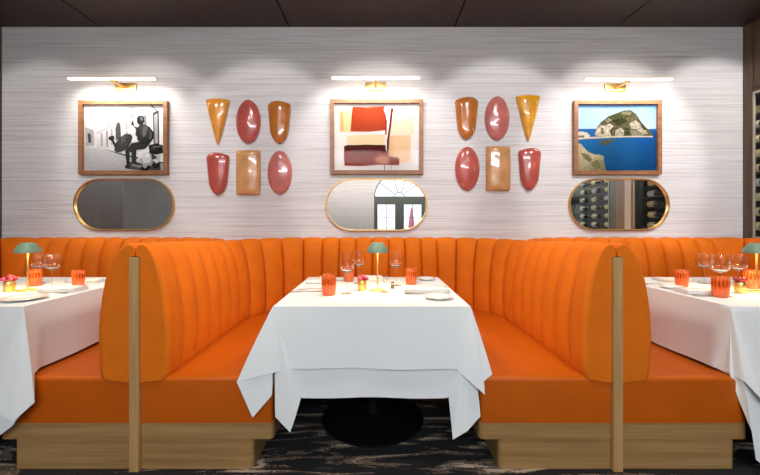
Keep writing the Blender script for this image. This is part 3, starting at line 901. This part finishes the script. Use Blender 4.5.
# --- picture lights
def picture_light(label, cx, zc, power):
    t = thing('picture_light', label, 'picture light', (cx, WALL_Y, zc), 0, 'brass picture lights')
    yb = -0.185
    bm = bmesh.new(); box(bm, -0.092, 0.092, -0.018, -0.001, -0.036, 0.036, 0.003); sharp(from_bm('wall_plate', bm, M['brass'], t))
    bm = bmesh.new(); box(bm, -0.011, 0.011, yb - 0.004, -0.012, -0.016, 0.000, 0.002); sharp(from_bm('arm', bm, M['brass'], t))
    bm = bmesh.new()
    box(bm, -0.374, 0.374, yb - 0.008, yb + 0.008, 0.013, 0.017)
    box(bm, -0.374, -0.366, yb - 0.008, yb + 0.008, 0.001, 0.013); box(bm, 0.366, 0.374, yb - 0.008, yb + 0.008, 0.001, 0.013)
    bmesh.ops.remove_doubles(bm, verts=bm.verts[:], dist=1e-5)
    lb = from_bm('light_bar', bm, M['brass'], t)
    bm = bmesh.new(); box(bm, -0.366, 0.366, yb - 0.009, yb + 0.007, -0.002, 0.0129, 0.003); sharp(from_bm('diffuser', bm, M['led'], lb))
    ld = bpy.data.lights.new('led_strip', 'AREA'); ld.shape = 'RECTANGLE'; ld.size = 0.73; ld.size_y = 0.02; ld.energy = power; ld.color = (1.0, 0.92, 0.84); ld.spread = math.radians(130)
    lo = bpy.data.objects.new('led_strip', ld); C.objects.link(lo); lo.parent = t
    lo.location = (0, yb, -0.018); lo.rotation_euler = (math.radians(38), 0, 0)
for lab, px, py in (('brass picture light over the black and white photograph', 125.5, 86.8), ('brass picture light over the orange abstract painting', 375.8, 86.3),
                ('brass picture light over the island photograph', 615.5, 87.5)):
    x, z = on_wall(px, py, WALL_Y - 0.015)
    picture_light(lab, x, z, 4.2 if px < 200 else 3.0)

# --- framed pictures
def framed(label, cat, rect, shapes, crop):
    """rect = outer frame, shapes = flat printed areas given in a print coordinate system crop=(x0,y0,x1,y1)"""
    yf = 0.042
    (xa, za), (xb, zb) = on_wall(rect[0], rect[2], WALL_Y - yf), on_wall(rect[1], rect[3], WALL_Y - yf)
    w, h = xb - xa, za - zb
    t = thing('framed_picture', label, cat, ((xa + xb) / 2, WALL_Y, (za + zb) / 2), 0, 'framed pictures on the wall')
    fw = 0.034
    bm = bmesh.new(); rings = []
    for sx, sz, y in ((w / 2, h / 2, -0.001), (w / 2, h / 2, -yf), (w / 2 - fw, h / 2 - fw, -yf), (w / 2 - fw, h / 2 - fw, -0.001)):
        rings.append([bm.verts.new((a * sx, y, b * sz)) for a, b in ((-1, -1), (1, -1), (1, 1), (-1, 1))])
    for i in range(4):
        A, B = rings[i], rings[(i + 1) % 4]
        for k in range(4): bm.faces.new((A[k], A[(k + 1) % 4], B[(k + 1) % 4], B[k]))
    from_bm('frame', bm, M['frame_wood'], t)
    iw, ih = w / 2 - fw, h / 2 - fw
    x0, y0, x1, y1 = crop
    me = bpy.data.meshes.new('print'); V, Fc, cols, gr = [], [], [], []
    for lay, sh in enumerate(shapes):
        pts, col = sh[0], sh[1]; g = sh[2] if len(sh) > 2 else 0.0
        base = len(V)
        for (px, py) in pts:
            u = min(1, max(0, (px - x0) / (x1 - x0))); v = min(1, max(0, (py - y0) / (y1 - y0)))
            V.append(((-1 + 2 * u) * iw, -0.016 - 0.00012 * lay, (1 - 2 * v) * ih))
        Fc.append(list(range(base, base + len(pts))))
        cols.append([rgb(*c) for c in col] if isinstance(col[0], tuple) else [rgb(*col)] * len(pts)); gr.append(g)
    me.from_pydata(V, [], Fc); me.update()
    ca = me.color_attributes.new('ink', 'FLOAT_COLOR', 'CORNER'); ga = me.attributes.new('grain', 'FLOAT', 'FACE')
    for p in me.polygons:
        ga.data[p.index].value = gr[p.index]
        for j, li in enumerate(p.loop_indices): ca.data[li].color = cols[p.index][j]
    # keep all faces turned to the room
    link('print', me, M['print'], t)
    bm = bmesh.new(); box(bm, -iw, iw, -0.015, -0.002, -ih, ih); from_bm('backing_board', bm, M['salt'], t)
    bm = bmesh.new(); box(bm, -iw, iw, -0.034, -0.032, -ih, ih); from_bm('glass_pane', bm, M['picture_glass'], t)

def R(x0, y0, x1, y1): return [(x0, y0), (x1, y0), (x1, y1), (x0, y1)]
def ell(cx, cy, rx, ry, n=16): return [(cx + rx * math.cos(2 * PI * k / n), cy + ry * math.sin(2 * PI * k / n)) for k in range(n)]
bw = [
 (R(48, 163, 388, 437), ((239, 237, 236), (242, 242, 240), (213, 212, 210), (205, 204, 201))),
 ([(48, 163), (105, 163), (100, 300), (92, 348), (48, 350)], ((220, 217, 216), (227, 226, 223), (213, 212, 210), (200, 198, 197), (192, 189, 188)), 0.08),
 ([(52, 255), (88, 268), (90, 330), (56, 335)], (166, 162, 160), 0.2),
 ([(62, 280), (76, 284), (78, 318), (66, 320)], (73, 71, 71), 0.2),
 ([(100, 280), (240, 214), (388, 165), (388, 405), (230, 372), (100, 340)], ((216, 213, 212), (230, 230, 229), (239, 238, 237), (227, 226, 223), (209, 207, 205), (197, 195, 194)), 0.05),
 ([(100, 276), (246, 208), (388, 160), (388, 172), (246, 218), (100, 284)], (181, 180, 178), 0.1),
 ([(118, 280), (126, 277), (127, 335), (119, 334)], (156, 154, 154), 0.2), ([(140, 270), (148, 267), (150, 340), (142, 338)], (149, 147, 147), 0.2),
 ([(160, 262), (168, 259), (170, 330), (162, 330)], (161, 159, 159), 0.2),
 ([(180, 262), (186, 240), (194, 234), (202, 244), (204, 300), (182, 310)], (81, 79, 79), 0.2),
 ([(222, 236), (232, 232), (234, 300), (224, 300)], (166, 164, 161), 0.2),
 ([(300, 206), (312, 202), (314, 262), (302, 262)], (138, 136, 135), 0.2),
 ([(338, 195), (364, 184), (366, 330), (342, 330)], (75, 73, 73), 0.25), ([(344, 205), (358, 199), (360, 322), (347, 322)], (166, 164, 162), 0.2),
 ([(48, 350), (100, 340), (230, 372), (388, 405), (388, 437), (48, 437)], ((180, 178, 176), (189, 188, 187), (183, 181, 181), (166, 164, 162), (154, 154, 153), (166, 165, 164)), 0.16),
 ([(130, 345), (230, 370), (388, 402), (388, 408), (228, 378)], (83, 83, 83), 0.1),
 ([(153, 205), (155, 205), (156, 250), (153, 250)], (59, 58, 58)), ([(244, 175), (248, 175), (249, 212), (244, 212)], (50, 49, 49)),
 ([(330, 165), (334, 163), (364, 195), (362, 200)], (56, 55, 55)),
 ([(232, 398), (290, 402), (370, 404), (372, 434), (300, 436), (226, 428)], (73, 72, 72), 0.2),
 # scooter
 (ell(306, 418, 22, 19), (21, 21, 21)), (ell(306, 418, 9, 8), (156, 155, 154)), (ell(352, 408, 16, 20), (26, 26, 26)),
 ([(276, 382), (290, 362), (315, 358), (336, 372), (346, 398), (330, 416), (296, 412), (276, 402)], ((213, 212, 210), (230, 229, 227), (205, 204, 201), (174, 172, 171), (138, 137, 136), (146, 144, 143), (178, 175, 175), (200, 198, 197)), 0.1),
 ([(250, 404), (282, 400), (300, 414), (286, 424), (252, 416)], (138, 136, 135), 0.15),
 ([(338, 374), (372, 372), (370, 396), (344, 400)], (188, 186, 185), 0.15), ([(330, 360), (356, 380), (352, 420), (338, 400)], (59, 58, 58), 0.2),
 ([(322, 330), (352, 324), (380, 330), (382, 362), (352, 370), (324, 364)], (30, 30, 30), 0.3), ([(330, 336), (350, 331), (352, 350), (332, 352)], (61, 60, 60), 0.3),
 # man on the seat
 ([(222, 352), (236, 344), (242, 360), (240, 424), (224, 426), (220, 416), (228, 412)], (41, 41, 41), 0.2),
 ([(228, 346), (250, 322), (300, 312), (326, 326), (306, 346), (270, 350), (268, 396), (276, 408), (250, 408), (248, 360), (236, 356)], (48, 48, 48), 0.25),
 ([(266, 296), (268, 268), (282, 248), (300, 243), (326, 254), (342, 276), (342, 302), (326, 324), (292, 322), (276, 312)], ((50, 50, 50), (42, 42, 42), (59, 58, 58), (71, 70, 69), (50, 50, 50), (37, 37, 37), (39, 39, 39), (35, 35, 35), (41, 41, 41), (46, 46, 46)), 0.3),
 ([(246, 248), (250, 230), (256, 228), (262, 252), (280, 258), (276, 268), (258, 264)], (56, 55, 55), 0.2),
 ([(272, 220), (276, 210), (290, 206), (302, 212), (304, 232), (296, 246), (280, 246), (272, 236)], (44, 43, 43), 0.25),
 # woman leaning across
 ([(226, 268), (240, 250), (252, 246), (266, 262), (262, 282), (240, 288)], (229, 227, 226), 0.1),
 ([(248, 292), (272, 292), (274, 314), (250, 320)], (226, 223, 222), 0.08),
 ([(176, 352), (182, 322), (196, 302), (222, 284), (246, 284), (254, 298), (246, 322), (228, 348), (204, 358), (186, 360)], ((63, 62, 62), (56, 56, 56), (65, 64, 64), (75, 74, 73), (59, 58, 58), (46, 46, 46), (50, 50, 50), (56, 55, 55), (61, 60, 60), (59, 59, 59)), 0.25),
 ([(152, 300), (156, 294), (174, 290), (178, 300), (174, 308), (184, 330), (178, 340), (166, 312), (154, 308)], (44, 44, 44), 0.2),
 ([(300, 250), (318, 256), (312, 284), (300, 300), (294, 276)], (96, 96, 96), 0.3), ([(326, 268), (336, 282), (334, 304), (324, 308)], (84, 84, 84), 0.3),
 ([(284, 214), (296, 212), (298, 226), (288, 230)], (104, 104, 104), 0.2), ([(204, 300), (222, 292), (226, 312), (206, 326)], (84, 84, 84), 0.3),
 ([(296, 366), (316, 362), (330, 380), (330, 404), (304, 404), (290, 388)], (206, 206, 206), 0.1), ([(282, 386), (296, 384), (302, 404), (288, 406)], (168, 168, 168), 0.1),
 (ell(318, 374, 7, 7), (232, 232, 232)), ([(262, 402), (296, 408), (296, 413), (262, 410)], (40, 40, 40)),
 ([(336, 392), (352, 386), (366, 400), (356, 406)], (200, 200, 200), 0.1), ([(342, 336), (374, 334), (374, 338), (342, 340)], (120, 120, 120)),
]
framed('framed black and white photograph of a couple on a scooter in a street', 'picture', (78, 166.8, 100.2, 174.4), bw, (48, 163, 388, 437))
ab = [
 (R(57, 158, 410, 430), (227, 220, 215)),
 ([(76, 188), (128, 184), (130, 272), (78, 274)], (234, 194, 144), 0.05), ([(82, 190), (92, 188), (95, 268), (84, 270)], (215, 155, 93), 0.1),
 ([(294, 214), (352, 208), (388, 206), (390, 282), (292, 286)], (241, 215, 184), 0.05),
 ([(282, 288), (376, 284), (374, 396), (318, 399), (282, 394)], ((229, 184, 142), (236, 198, 159), (236, 196, 155), (227, 178, 133), (222, 171, 126)), 0.06),
 ([(300, 300), (350, 298), (352, 380), (304, 384)], (236, 196, 153), 0.06),
 ([(108, 288), (206, 282), (268, 284), (266, 326), (110, 326)], (239, 203, 162), 0.05),
 ([(96, 352), (100, 346), (282, 350), (282, 372), (326, 380), (326, 408), (240, 406), (176, 412), (98, 410)], (131, 44, 25), 0.12),
 ([(222, 386), (244, 368), (282, 372), (284, 398), (252, 404)], (196, 120, 87), 0.12),
 ([(96, 330), (180, 324), (270, 326), (272, 352), (178, 354), (98, 350)], (78, 20, 18), 0.3), ([(106, 326), (262, 328), (258, 332), (108, 332)], (41, 9, 11), 0.2),
 ([(132, 170), (200, 172), (266, 168), (262, 184), (272, 206), (270, 266), (200, 272), (124, 271), (128, 214)], ((164, 61, 32), (168, 65, 35), (158, 56, 30), (154, 52, 28), (162, 59, 32), (164, 65, 37), (166, 67, 38), (162, 61, 33), (160, 58, 30)), 0.06),
 ([(270, 210), (276, 230), (274, 284), (268, 284)], (139, 50, 30), 0.1),
 ([(291, 184), (301, 184), (294, 244), (286, 300), (282, 366), (275, 366), (278, 296), (286, 240)], (111, 39, 24), 0.15), (ell(297, 184, 6, 9), (117, 40, 25)),
 ([(276, 300), (281, 296), (280, 350), (275, 350)], (36, 10, 12), 0.1),
 ([(264, 404), (267, 404), (268, 428), (265, 428)], (111, 42, 27)), ([(292, 404), (294, 404), (295, 424), (293, 424)], (130, 69, 47)),
]
framed('framed abstract painting of orange, rust and peach blocks', 'picture', (330.2, 423.4, 99, 174), ab, (57, 158, 410, 430))
isl = [
 (R(50, 163, 387, 270), ((122, 166, 214), (111, 157, 211), (177, 201, 226), (177, 201, 226))),
 (R(50, 262, 387, 435), ((35, 105, 162), (12, 77, 144), (4, 57, 103), (10, 81, 126)), 0.06),
 (R(50, 262, 387, 272), (27, 91, 156), 0.05), ([(124, 290), (132, 262), (150, 236), (184, 210), (228, 194), (252, 186), (278, 184), (302, 200), (322, 232), (346, 258), (372, 280), (372, 292), (300, 294), (200, 292)], (83, 78, 54), 0.75),
 ([(152, 238), (184, 212), (228, 196), (262, 188), (296, 202), (270, 212), (222, 220), (176, 240)], (63, 68, 38), 0.8),
 ([(126, 288), (134, 262), (150, 246), (170, 250), (190, 240), (206, 252), (188, 268), (196, 290), (150, 292)], (184, 174, 153), 0.6),
 ([(214, 268), (238, 256), (252, 272), (246, 292), (212, 292)], (169, 159, 140), 0.65), ([(272, 240), (300, 226), (318, 242), (340, 262), (352, 284), (326, 280), (300, 262), (280, 262)], (159, 151, 131), 0.65),
 ([(276, 266), (306, 268), (340, 284), (330, 292), (282, 292)], (122, 118, 99), 0.4), ([(198, 226), (246, 216), (266, 232), (222, 250)], (48, 53, 29), 0.8),
 ([(50, 276), (70, 272), (94, 278), (106, 290), (104, 302), (50, 306)], (202, 193, 175), 0.3), ([(50, 290), (82, 288), (80, 298), (50, 300)], (122, 114, 92), 0.4),
 ([(100, 296), (180, 291), (300, 291), (372, 291), (372, 296), (250, 297), (104, 303)], (189, 179, 154), 0.3),
 ([(146, 314), (168, 306), (214, 306), (218, 312), (190, 318), (186, 328), (154, 330)], (80, 85, 68), 0.45),
 ([(50, 318), (66, 324), (86, 346), (100, 358), (128, 368), (148, 368), (166, 376), (164, 396), (174, 430), (172, 435), (50, 435)], ((169, 155, 124), (182, 166, 134), (186, 172, 138), (177, 162, 129), (186, 172, 138), (182, 166, 136), (152, 141, 113), (133, 125, 97), (122, 114, 86), (122, 114, 86), (145, 135, 103)), 0.22),
 ([(66, 360), (96, 368), (116, 390), (104, 400), (80, 384)], (107, 103, 68), 0.35), ([(110, 400), (140, 388), (152, 420), (124, 428)], (113, 108, 72), 0.35),
 ([(236, 196), (262, 190), (286, 196), (276, 206), (246, 206)], (111, 106, 81), 0.7), ([(168, 226), (188, 218), (200, 226), (180, 238)], (123, 116, 91), 0.7),
 ([(318, 232), (334, 250), (346, 266), (336, 268), (322, 250)], (61, 58, 40), 0.8), ([(254, 258), (272, 256), (276, 284), (262, 290), (250, 276)], (65, 64, 43), 0.8), ([(150, 262), (160, 256), (166, 280), (154, 286)], (111, 104, 81), 0.6),
]
framed('framed colour photograph of a rocky island in a blue sea', 'picture', (574.6, 662.2, 100, 174.4), isl, (50, 163, 387, 435))

# --- glazed wall ornaments
def ornament(kind, label, cx, cz, mat, mirror=False):
    W, H = 0.219, 0.388
    NV, NU = 26, 18
    def half(v):   # left and right half widths along the height, v: 0 bottom .. 1 top
        if kind == 'oval':
            w = math.sqrt(max(0, 1 - (2 * v - 1) ** 2)); return -w, w
        if kind == 'tile': return -0.98 - 0.02 * math.sin(PI * v), 0.98 + 0.02 * math.sin(PI * v)
        if kind == 'wedge':
            w = 0.06 + 0.94 * v ** 0.85; return -w, w
        # petal: blunt sloping shoulder and a rounded tapering foot
        wl = math.sqrt(max(0, 1 - (1 - min(1, v / 0.32)) ** 2)) * (0.70 + 0.28 * min(1, v / 0.85))
        wr_ = math.sqrt(max(0, 1 - (1 - min(1, v / 0.32)) ** 2)) * (0.64 + 0.30 * v)
        if v > 0.86:
            q = (v - 0.86) / 0.14; wl *= math.sqrt(max(0.0, 1 - q * q)) * 0.5 + 0.5
            wr_ *= 1 - 0.10 * q * q
        return -wl, wr_
    bm = bmesh.new(); front = []; back = []
    for i in range(NV + 1):
        v = 0.5 - 0.5 * math.cos(PI * i / NV) if kind != 'tile' else i / NV
        l, r = half(v); rf, rb = [], []
        for j in range(NU + 1):
            u = -math.cos(PI * j / NU)
            x = (l + r) / 2 + (r - l) / 2 * u
            zz = (v - 0.5) * H
            if kind == 'petal': zz += -0.022 * max(0, v - 0.75) / 0.25 * (abs(x) ** 2) - (0.012 * (x + 1) * max(0, v - 0.8) / 0.2)
            if kind == 'wedge': zz += 0.008 * v * (1 - x * x)
            ed = math.sqrt(max(0, 1 - u * u))
            ev = math.sqrt(max(0, 1 - abs(2 * v - 1) ** (2.2 if kind == 'oval' else 5)))
            if kind == 'tile': ev = 1 - 0.5 * abs(2 * v - 1) ** 14
            if kind == 'wedge': ev = (0.25 + 0.75 * min(1, v * 1.6)) * (1 - 0.45 * max(0, (v - 0.8) / 0.2) ** 3)
            dep = 0.010 + 0.048 * ed * (0.25 + 0.75 * ev) + 0.0006 * math.sin(v * 17 + x * 3) * ed
            if kind == 'oval': dep += 0.007 * math.exp(-(x / 0.10) ** 2) * max(0, 1 - ((v - 0.5) / 0.11) ** 2)
            xx = -x if mirror else x
            rf.append(bm.verts.new((xx * W / 2, -dep, zz)))
            rb.append(bm.verts.new((xx * W / 2 * 0.93, -0.0015, zz * 0.97)))
        front.append(rf); back.append(rb)
    for i in range(NV):
        for j in range(NU):
            bm.faces.new((front[i][j], front[i][j + 1], front[i + 1][j + 1], front[i + 1][j]))
            bm.faces.new((back[i][j], back[i + 1][j], back[i + 1][j + 1], back[i][j + 1]))
        bm.faces.new((front[i][0], front[i + 1][0], back[i + 1][0], back[i][0]))
        bm.faces.new((front[i][NU], back[i][NU], back[i + 1][NU], front[i + 1][NU]))
    for j in range(NU):
        bm.faces.new((front[0][j], back[0][j], back[0][j + 1], front[0][j + 1]))
        bm.faces.new((front[NV][j], front[NV][j + 1], back[NV][j + 1], back[NV][j]))
    bmesh.ops.remove_doubles(bm, verts=bm.verts[:], dist=0.0005)
    bmesh.ops.dissolve_degenerate(bm, edges=bm.edges[:], dist=0.0003)
    o = from_bm('wall_ornament', bm, mat); sharp(o, 60)
    o.location = (cx, WALL_Y, cz)
    tag(o, label, 'wall ornament', 'glazed wall ornaments')
cer = {'amber': ceramic('amber_glaze', rgb(216, 142, 52)), 'yellow': ceramic('golden_glaze', rgb(222, 154, 36)), 'rose': ceramic('rose_glaze', rgb(182, 86, 76)),
       'rust': ceramic('rust_glaze', rgb(184, 108, 42)), 'red': ceramic('brick_red_glaze', rgb(176, 78, 66)), 'caramel': ceramic('caramel_glaze', rgb(208, 150, 96)), 'pink': ceramic('dusty_pink_glaze', rgb(196, 112, 104))}
for kind, col, px, py, mir, lab in (
    ('wedge', 'amber', 217.5, 122, False, 'glossy amber wedge pointing down, beside the black and white photograph'),
    ('oval', 'rose', 248, 121.5, False, 'glossy rose red oval in the upper row of the left cluster'),
    ('petal', 'rust', 279.5, 121.5, False, 'glossy rust brown petal with sloping top, upper row, left of the abstract painting'),
    ('petal', 'red', 218, 173, False, 'glossy brick red petal in the lower row of the left cluster'),
    ('tile', 'caramel', 248, 172.5, False, 'glossy caramel rounded rectangle in the lower row of the left cluster'),
    ('oval', 'pink', 279.5, 172.5, False, 'glossy dusty pink oval in the lower row of the left cluster'),
    ('petal', 'rust', 466.5, 117.5, True, 'glossy rust brown petal with sloping top, upper row, right of the abstract painting'),
    ('oval', 'pink', 497.5, 118, False, 'glossy dusty pink oval in the upper row of the right cluster'),
    ('wedge', 'yellow', 528.5, 118.5, False, 'glossy golden yellow wedge pointing down, beside the island photograph'),
    ('oval', 'rose', 467.5, 168.5, False, 'glossy rose pink oval in the lower row of the right cluster'),
    ('tile', 'caramel', 498.5, 168.5, False, 'glossy caramel rounded rectangle in the lower row of the right cluster'),
    ('petal', 'red', 529.5, 168.5, True, 'glossy brick red petal in the lower row of the right cluster')):
    x, z = on_wall(px, py, WALL_Y - 0.02)
    ornament(kind, lab, x, z, cer[col], mir)

# ================================================================== WINE CABINETS
def wine_cabinet(label, y0, y1, yend=None):
    t = thing('wine_cabinet', label, 'wine cabinet', (XR, (y0 + y1) / 2, CAB0), 0, 'glazed wine cabinets in the right wall')
    h = (y1 - y0) / 2; H = CAB1 - CAB0
    g = 0.002; e = (yend - y1) if yend else 0.0     # the body runs on behind the corner post
    bm = bmesh.new(); box(bm, 0.40, 0.42, -h + g, h + e - g, g, H - g); from_bm('back_panel', bm, M['cabinet_back'], t)
    for ya, yb in ((-h + g, -h + 0.018), (h + e - 0.018, h + e - g)):
        bm = bmesh.new(); box(bm, 0.012, 0.40, ya, yb, g, H - g); from_bm('side_panel', bm, M['cabinet_back'], t)
    bm = bmesh.new(); box(bm, 0.012, 0.40, -h + 0.018, h + e - 0.018, g, 0.02); from_bm('bottom_panel', bm, M['cabinet_back'], t)
    bm = bmesh.new(); box(bm, 0.012, 0.40, -h + 0.018, h + e - 0.018, H - 0.02, H - g); from_bm('top_panel', bm, M['cabinet_back'], t)
    bm = bmesh.new(); rings = []
    for a, b, x in ((h - g, H / 2 - g, 0.009), (h - g, H / 2 - g, -0.006), (h - 0.014, H / 2 - 0.018, -0.006), (h - 0.014, H / 2 - 0.018, 0.009)):
        rings.append([bm.verts.new((x, p * a, H / 2 + q * b)) for p, q in ((-1, -1), (1, -1), (1, 1), (-1, 1))])
    for i in range(4):
        A, B = rings[i], rings[(i + 1) % 4]
        for k in range(4): bm.faces.new((A[k], A[(k + 1) % 4], B[(k + 1) % 4], B[k]))
    df = from_bm('door_frame', bm, M['white_metal'], t)
    bm = bmesh.new(); box(bm, 0.0, 0.004, -h + 0.013, h - 0.013, 0.017, H - 0.017); from_bm('glass_pane', bm, M['pane'], df)
    for r in range(ROWS):
        z = ROW0 + r * ROWD - CAB0
        for xr in (0.10, 0.18):
            bm = bmesh.new(); box(bm, xr - 0.006, xr + 0.006, -h + 0.018, h + e - 0.018, z - 0.046, z - 0.037); from_bm('rail', bm, M['black_iron'], t)
    ld = bpy.data.lights.new('cabinet_light', 'AREA'); ld.shape = 'RECTANGLE'; ld.size = 0.05; ld.size_y = h * 1.8; ld.energy = 44; ld.color = (1, 0.84, 0.5)
    lo = bpy.data.objects.new('cabinet_light', ld); C.objects.link(lo); lo.parent = t; lo.location = (0.05, 0, H - 0.03); lo.rotation_euler = (0, math.radians(-38), 0); ld.spread = math.radians(95)
    return t
ROWS, ROW0, ROWD = 10, 1.00, 0.13
wine_cabinet('tall glazed wine cabinet in the right wall beside the back wall', 1.868, 3.222, 3.56)
wine_cabinet('glazed wine cabinet in the right wall, beyond the wooden post, seen in the mirror', -0.598, 1.368)
proto = None
def bottle(x, y, z, flip, lab, lm):
    global proto
    if proto is None or lm not in proto:
        proto = proto or {}
        t = thing('wine_bottle', lab, 'bottle', (0, 0, 0), 0, 'wine bottles lying in the wine cabinets')
        def lay(name, prof, mat, seg=20):
            bm = bmesh.new(); lathe(bm, prof, seg)
            bmesh.ops.rotate(bm, verts=bm.verts[:], cent=(0, 0, 0), matrix=Matrix.Rotation(-PI / 2, 3, 'X'))
            return sharp(from_bm(name, bm, mat, t), 40)
        lay('body', [(0, -0.15), (0.034, -0.15), (0.037, -0.145), (0.037, 0.04), (0.032, 0.065), (0.016, 0.085), (0.014, 0.10), (0.014, 0.148), (0, 0.148)], M['bottle'])
        lay('paper_label', [(0.0371, -0.10), (0.0376, -0.10), (0.0376, 0.0), (0.0371, 0.0)], M[lm])
        lay('capsule', [(0.0142, 0.095), (0.0150, 0.095), (0.0155, 0.15), (0, 0.151)], M['capsule'], 16)
        proto[lm] = t; o = t
        o.location = (x, y, z); o.rotation_euler = (0, 0, PI if flip else 0)
    else:
        o = dup(proto[lm], (x, y, z), PI if flip else 0, lab)
    return o
ordn = ['bottom', 'second lowest', 'third lowest', 'fourth lowest', 'fifth lowest', 'fifth highest', 'fourth highest', 'third highest', 'second highest', 'top']
cnt = ['first', 'second', 'third', 'fourth', 'fifth']
for y0, y1, n, where in ((1.868, 3.552, 5, 'near cabinet'), (0.2, 1.368, 3, 'cabinet past the post')):
    for r in range(ROWS):
        for k in range(n):
            y = y1 - 0.182 - k * 0.328
            lm = 'label_cream' if (r * 3 + k * 5) % 4 else 'label_white'
            bottle(XR + 0.14, y + 0.006 * ((r * 7) % 3 - 1), ROW0 + r * ROWD, False, '%s dark wine bottle from the back, %s row, %s' % (cnt[k], ordn[r], where), lm)

# ================================================================== LIGHT
def area(name, loc, rot, size, sy, energy, col, spread=None):
    d = bpy.data.lights.new(name, 'AREA'); d.shape = 'RECTANGLE'; d.size = size; d.size_y = sy; d.energy = energy; d.color = col
    if spread: d.spread = math.radians(spread)
    o = bpy.data.objects.new(name, d); C.objects.link(o); o.location = loc; o.rotation_euler = [math.radians(a) for a in rot]
    return o
def spot(name, loc, target, energy, size, blend, col, soft=0.06):
    d = bpy.data.lights.new(name, 'SPOT'); d.energy = energy; d.spot_size = math.radians(size); d.spot_blend = blend; d.color = col; d.shadow_soft_size = soft
    o = bpy.data.objects.new(name, d); C.objects.link(o); o.location = loc
    o.rotation_euler = (Vector(target) - Vector(loc)).to_track_quat('-Z', 'Y').to_euler()
    return o
WARM = (1.0, 0.87, 0.72); COOL = (0.80, 0.91, 1.0)
for i, x in enumerate((LFX, MIDX, RTX)):
    spot('table_downlight', (x, 1.95, 2.86), (x, 2.2, 0.76), 62, 78, 0.5, WARM)
for x, e in ((-2.95, 40), (-2.0, 45), (-1.0, 53), (0.05, 62), (1.1, 68), (2.1, 78), (3.0, 105)):
    spot('wall_washer', (x, 1.55, 2.86), (x, 3.3, 1.83), e, 48, 0.3, (1.0, 0.96, 0.97))
for x in (-1.124, 1.124):
    spot('aisle_downlight', (x, 1.25, 2.86), (x, 1.9, 0.6), 70, 75, 0.8, WARM)
for sg in (-1, 1):
    spot('divider_fill_spot', (-0.9 * sg, 1.5, 2.86), (sg * 1.0, 2.2, 0.90), 270, 34, 0.9, WARM, 0.3)  # added cross-light brightening the inner divider faces, no fixture of the room
area('cool_daylight_fill', (0.4, -2.6, 2.80), (42, 0, 0), 5.0, 0.5, 185, COOL)  # unseen area lamp under the ceiling, added in place of window daylight
area('front_wall_fill', (0, -3.9, 2.87), (-35, 0, 0), 5.0, 0.4, 110, (1, 0.95, 0.9))  # added fill that brightens the wall behind the camera in the mirror
area('room_front_fill', (0, -0.6, 2.86), (12, 0, 0), 4.5, 1.2, 26, (1, 0.93, 0.86))  # broad unseen fill added overhead for the booth fronts, not a fitting

w = bpy.data.worlds.new('World'); sc.world = w; w.use_nodes = True
bg = w.node_tree.nodes['Background']; bg.inputs[0].default_value = (0.92, 0.97, 1.0, 1); bg.inputs[1].default_value = 1.6

# ================================================================== CAMERA
cd = bpy.data.cameras.new('camera'); cam = bpy.data.objects.new('camera', cd); C.objects.link(cam)
cam.location = (0, 0, EYE); cam.rotation_euler = (PI / 2, 0, 0)
cd.sensor_width = 36.0; cd.lens = F / 760.0 * 36.0
cd.shift_x = (380 - VX) / 760.0; cd.shift_y = -(237.5 - VY) / 760.0
cd.clip_start = 0.05; cd.clip_end = 200
sc.camera = cam
vs = sc.view_settings
vs.view_transform = 'Standard'; vs.look = 'None'; vs.exposure = 0.07; vs.gamma = 1.0; vs.use_curve_mapping = False
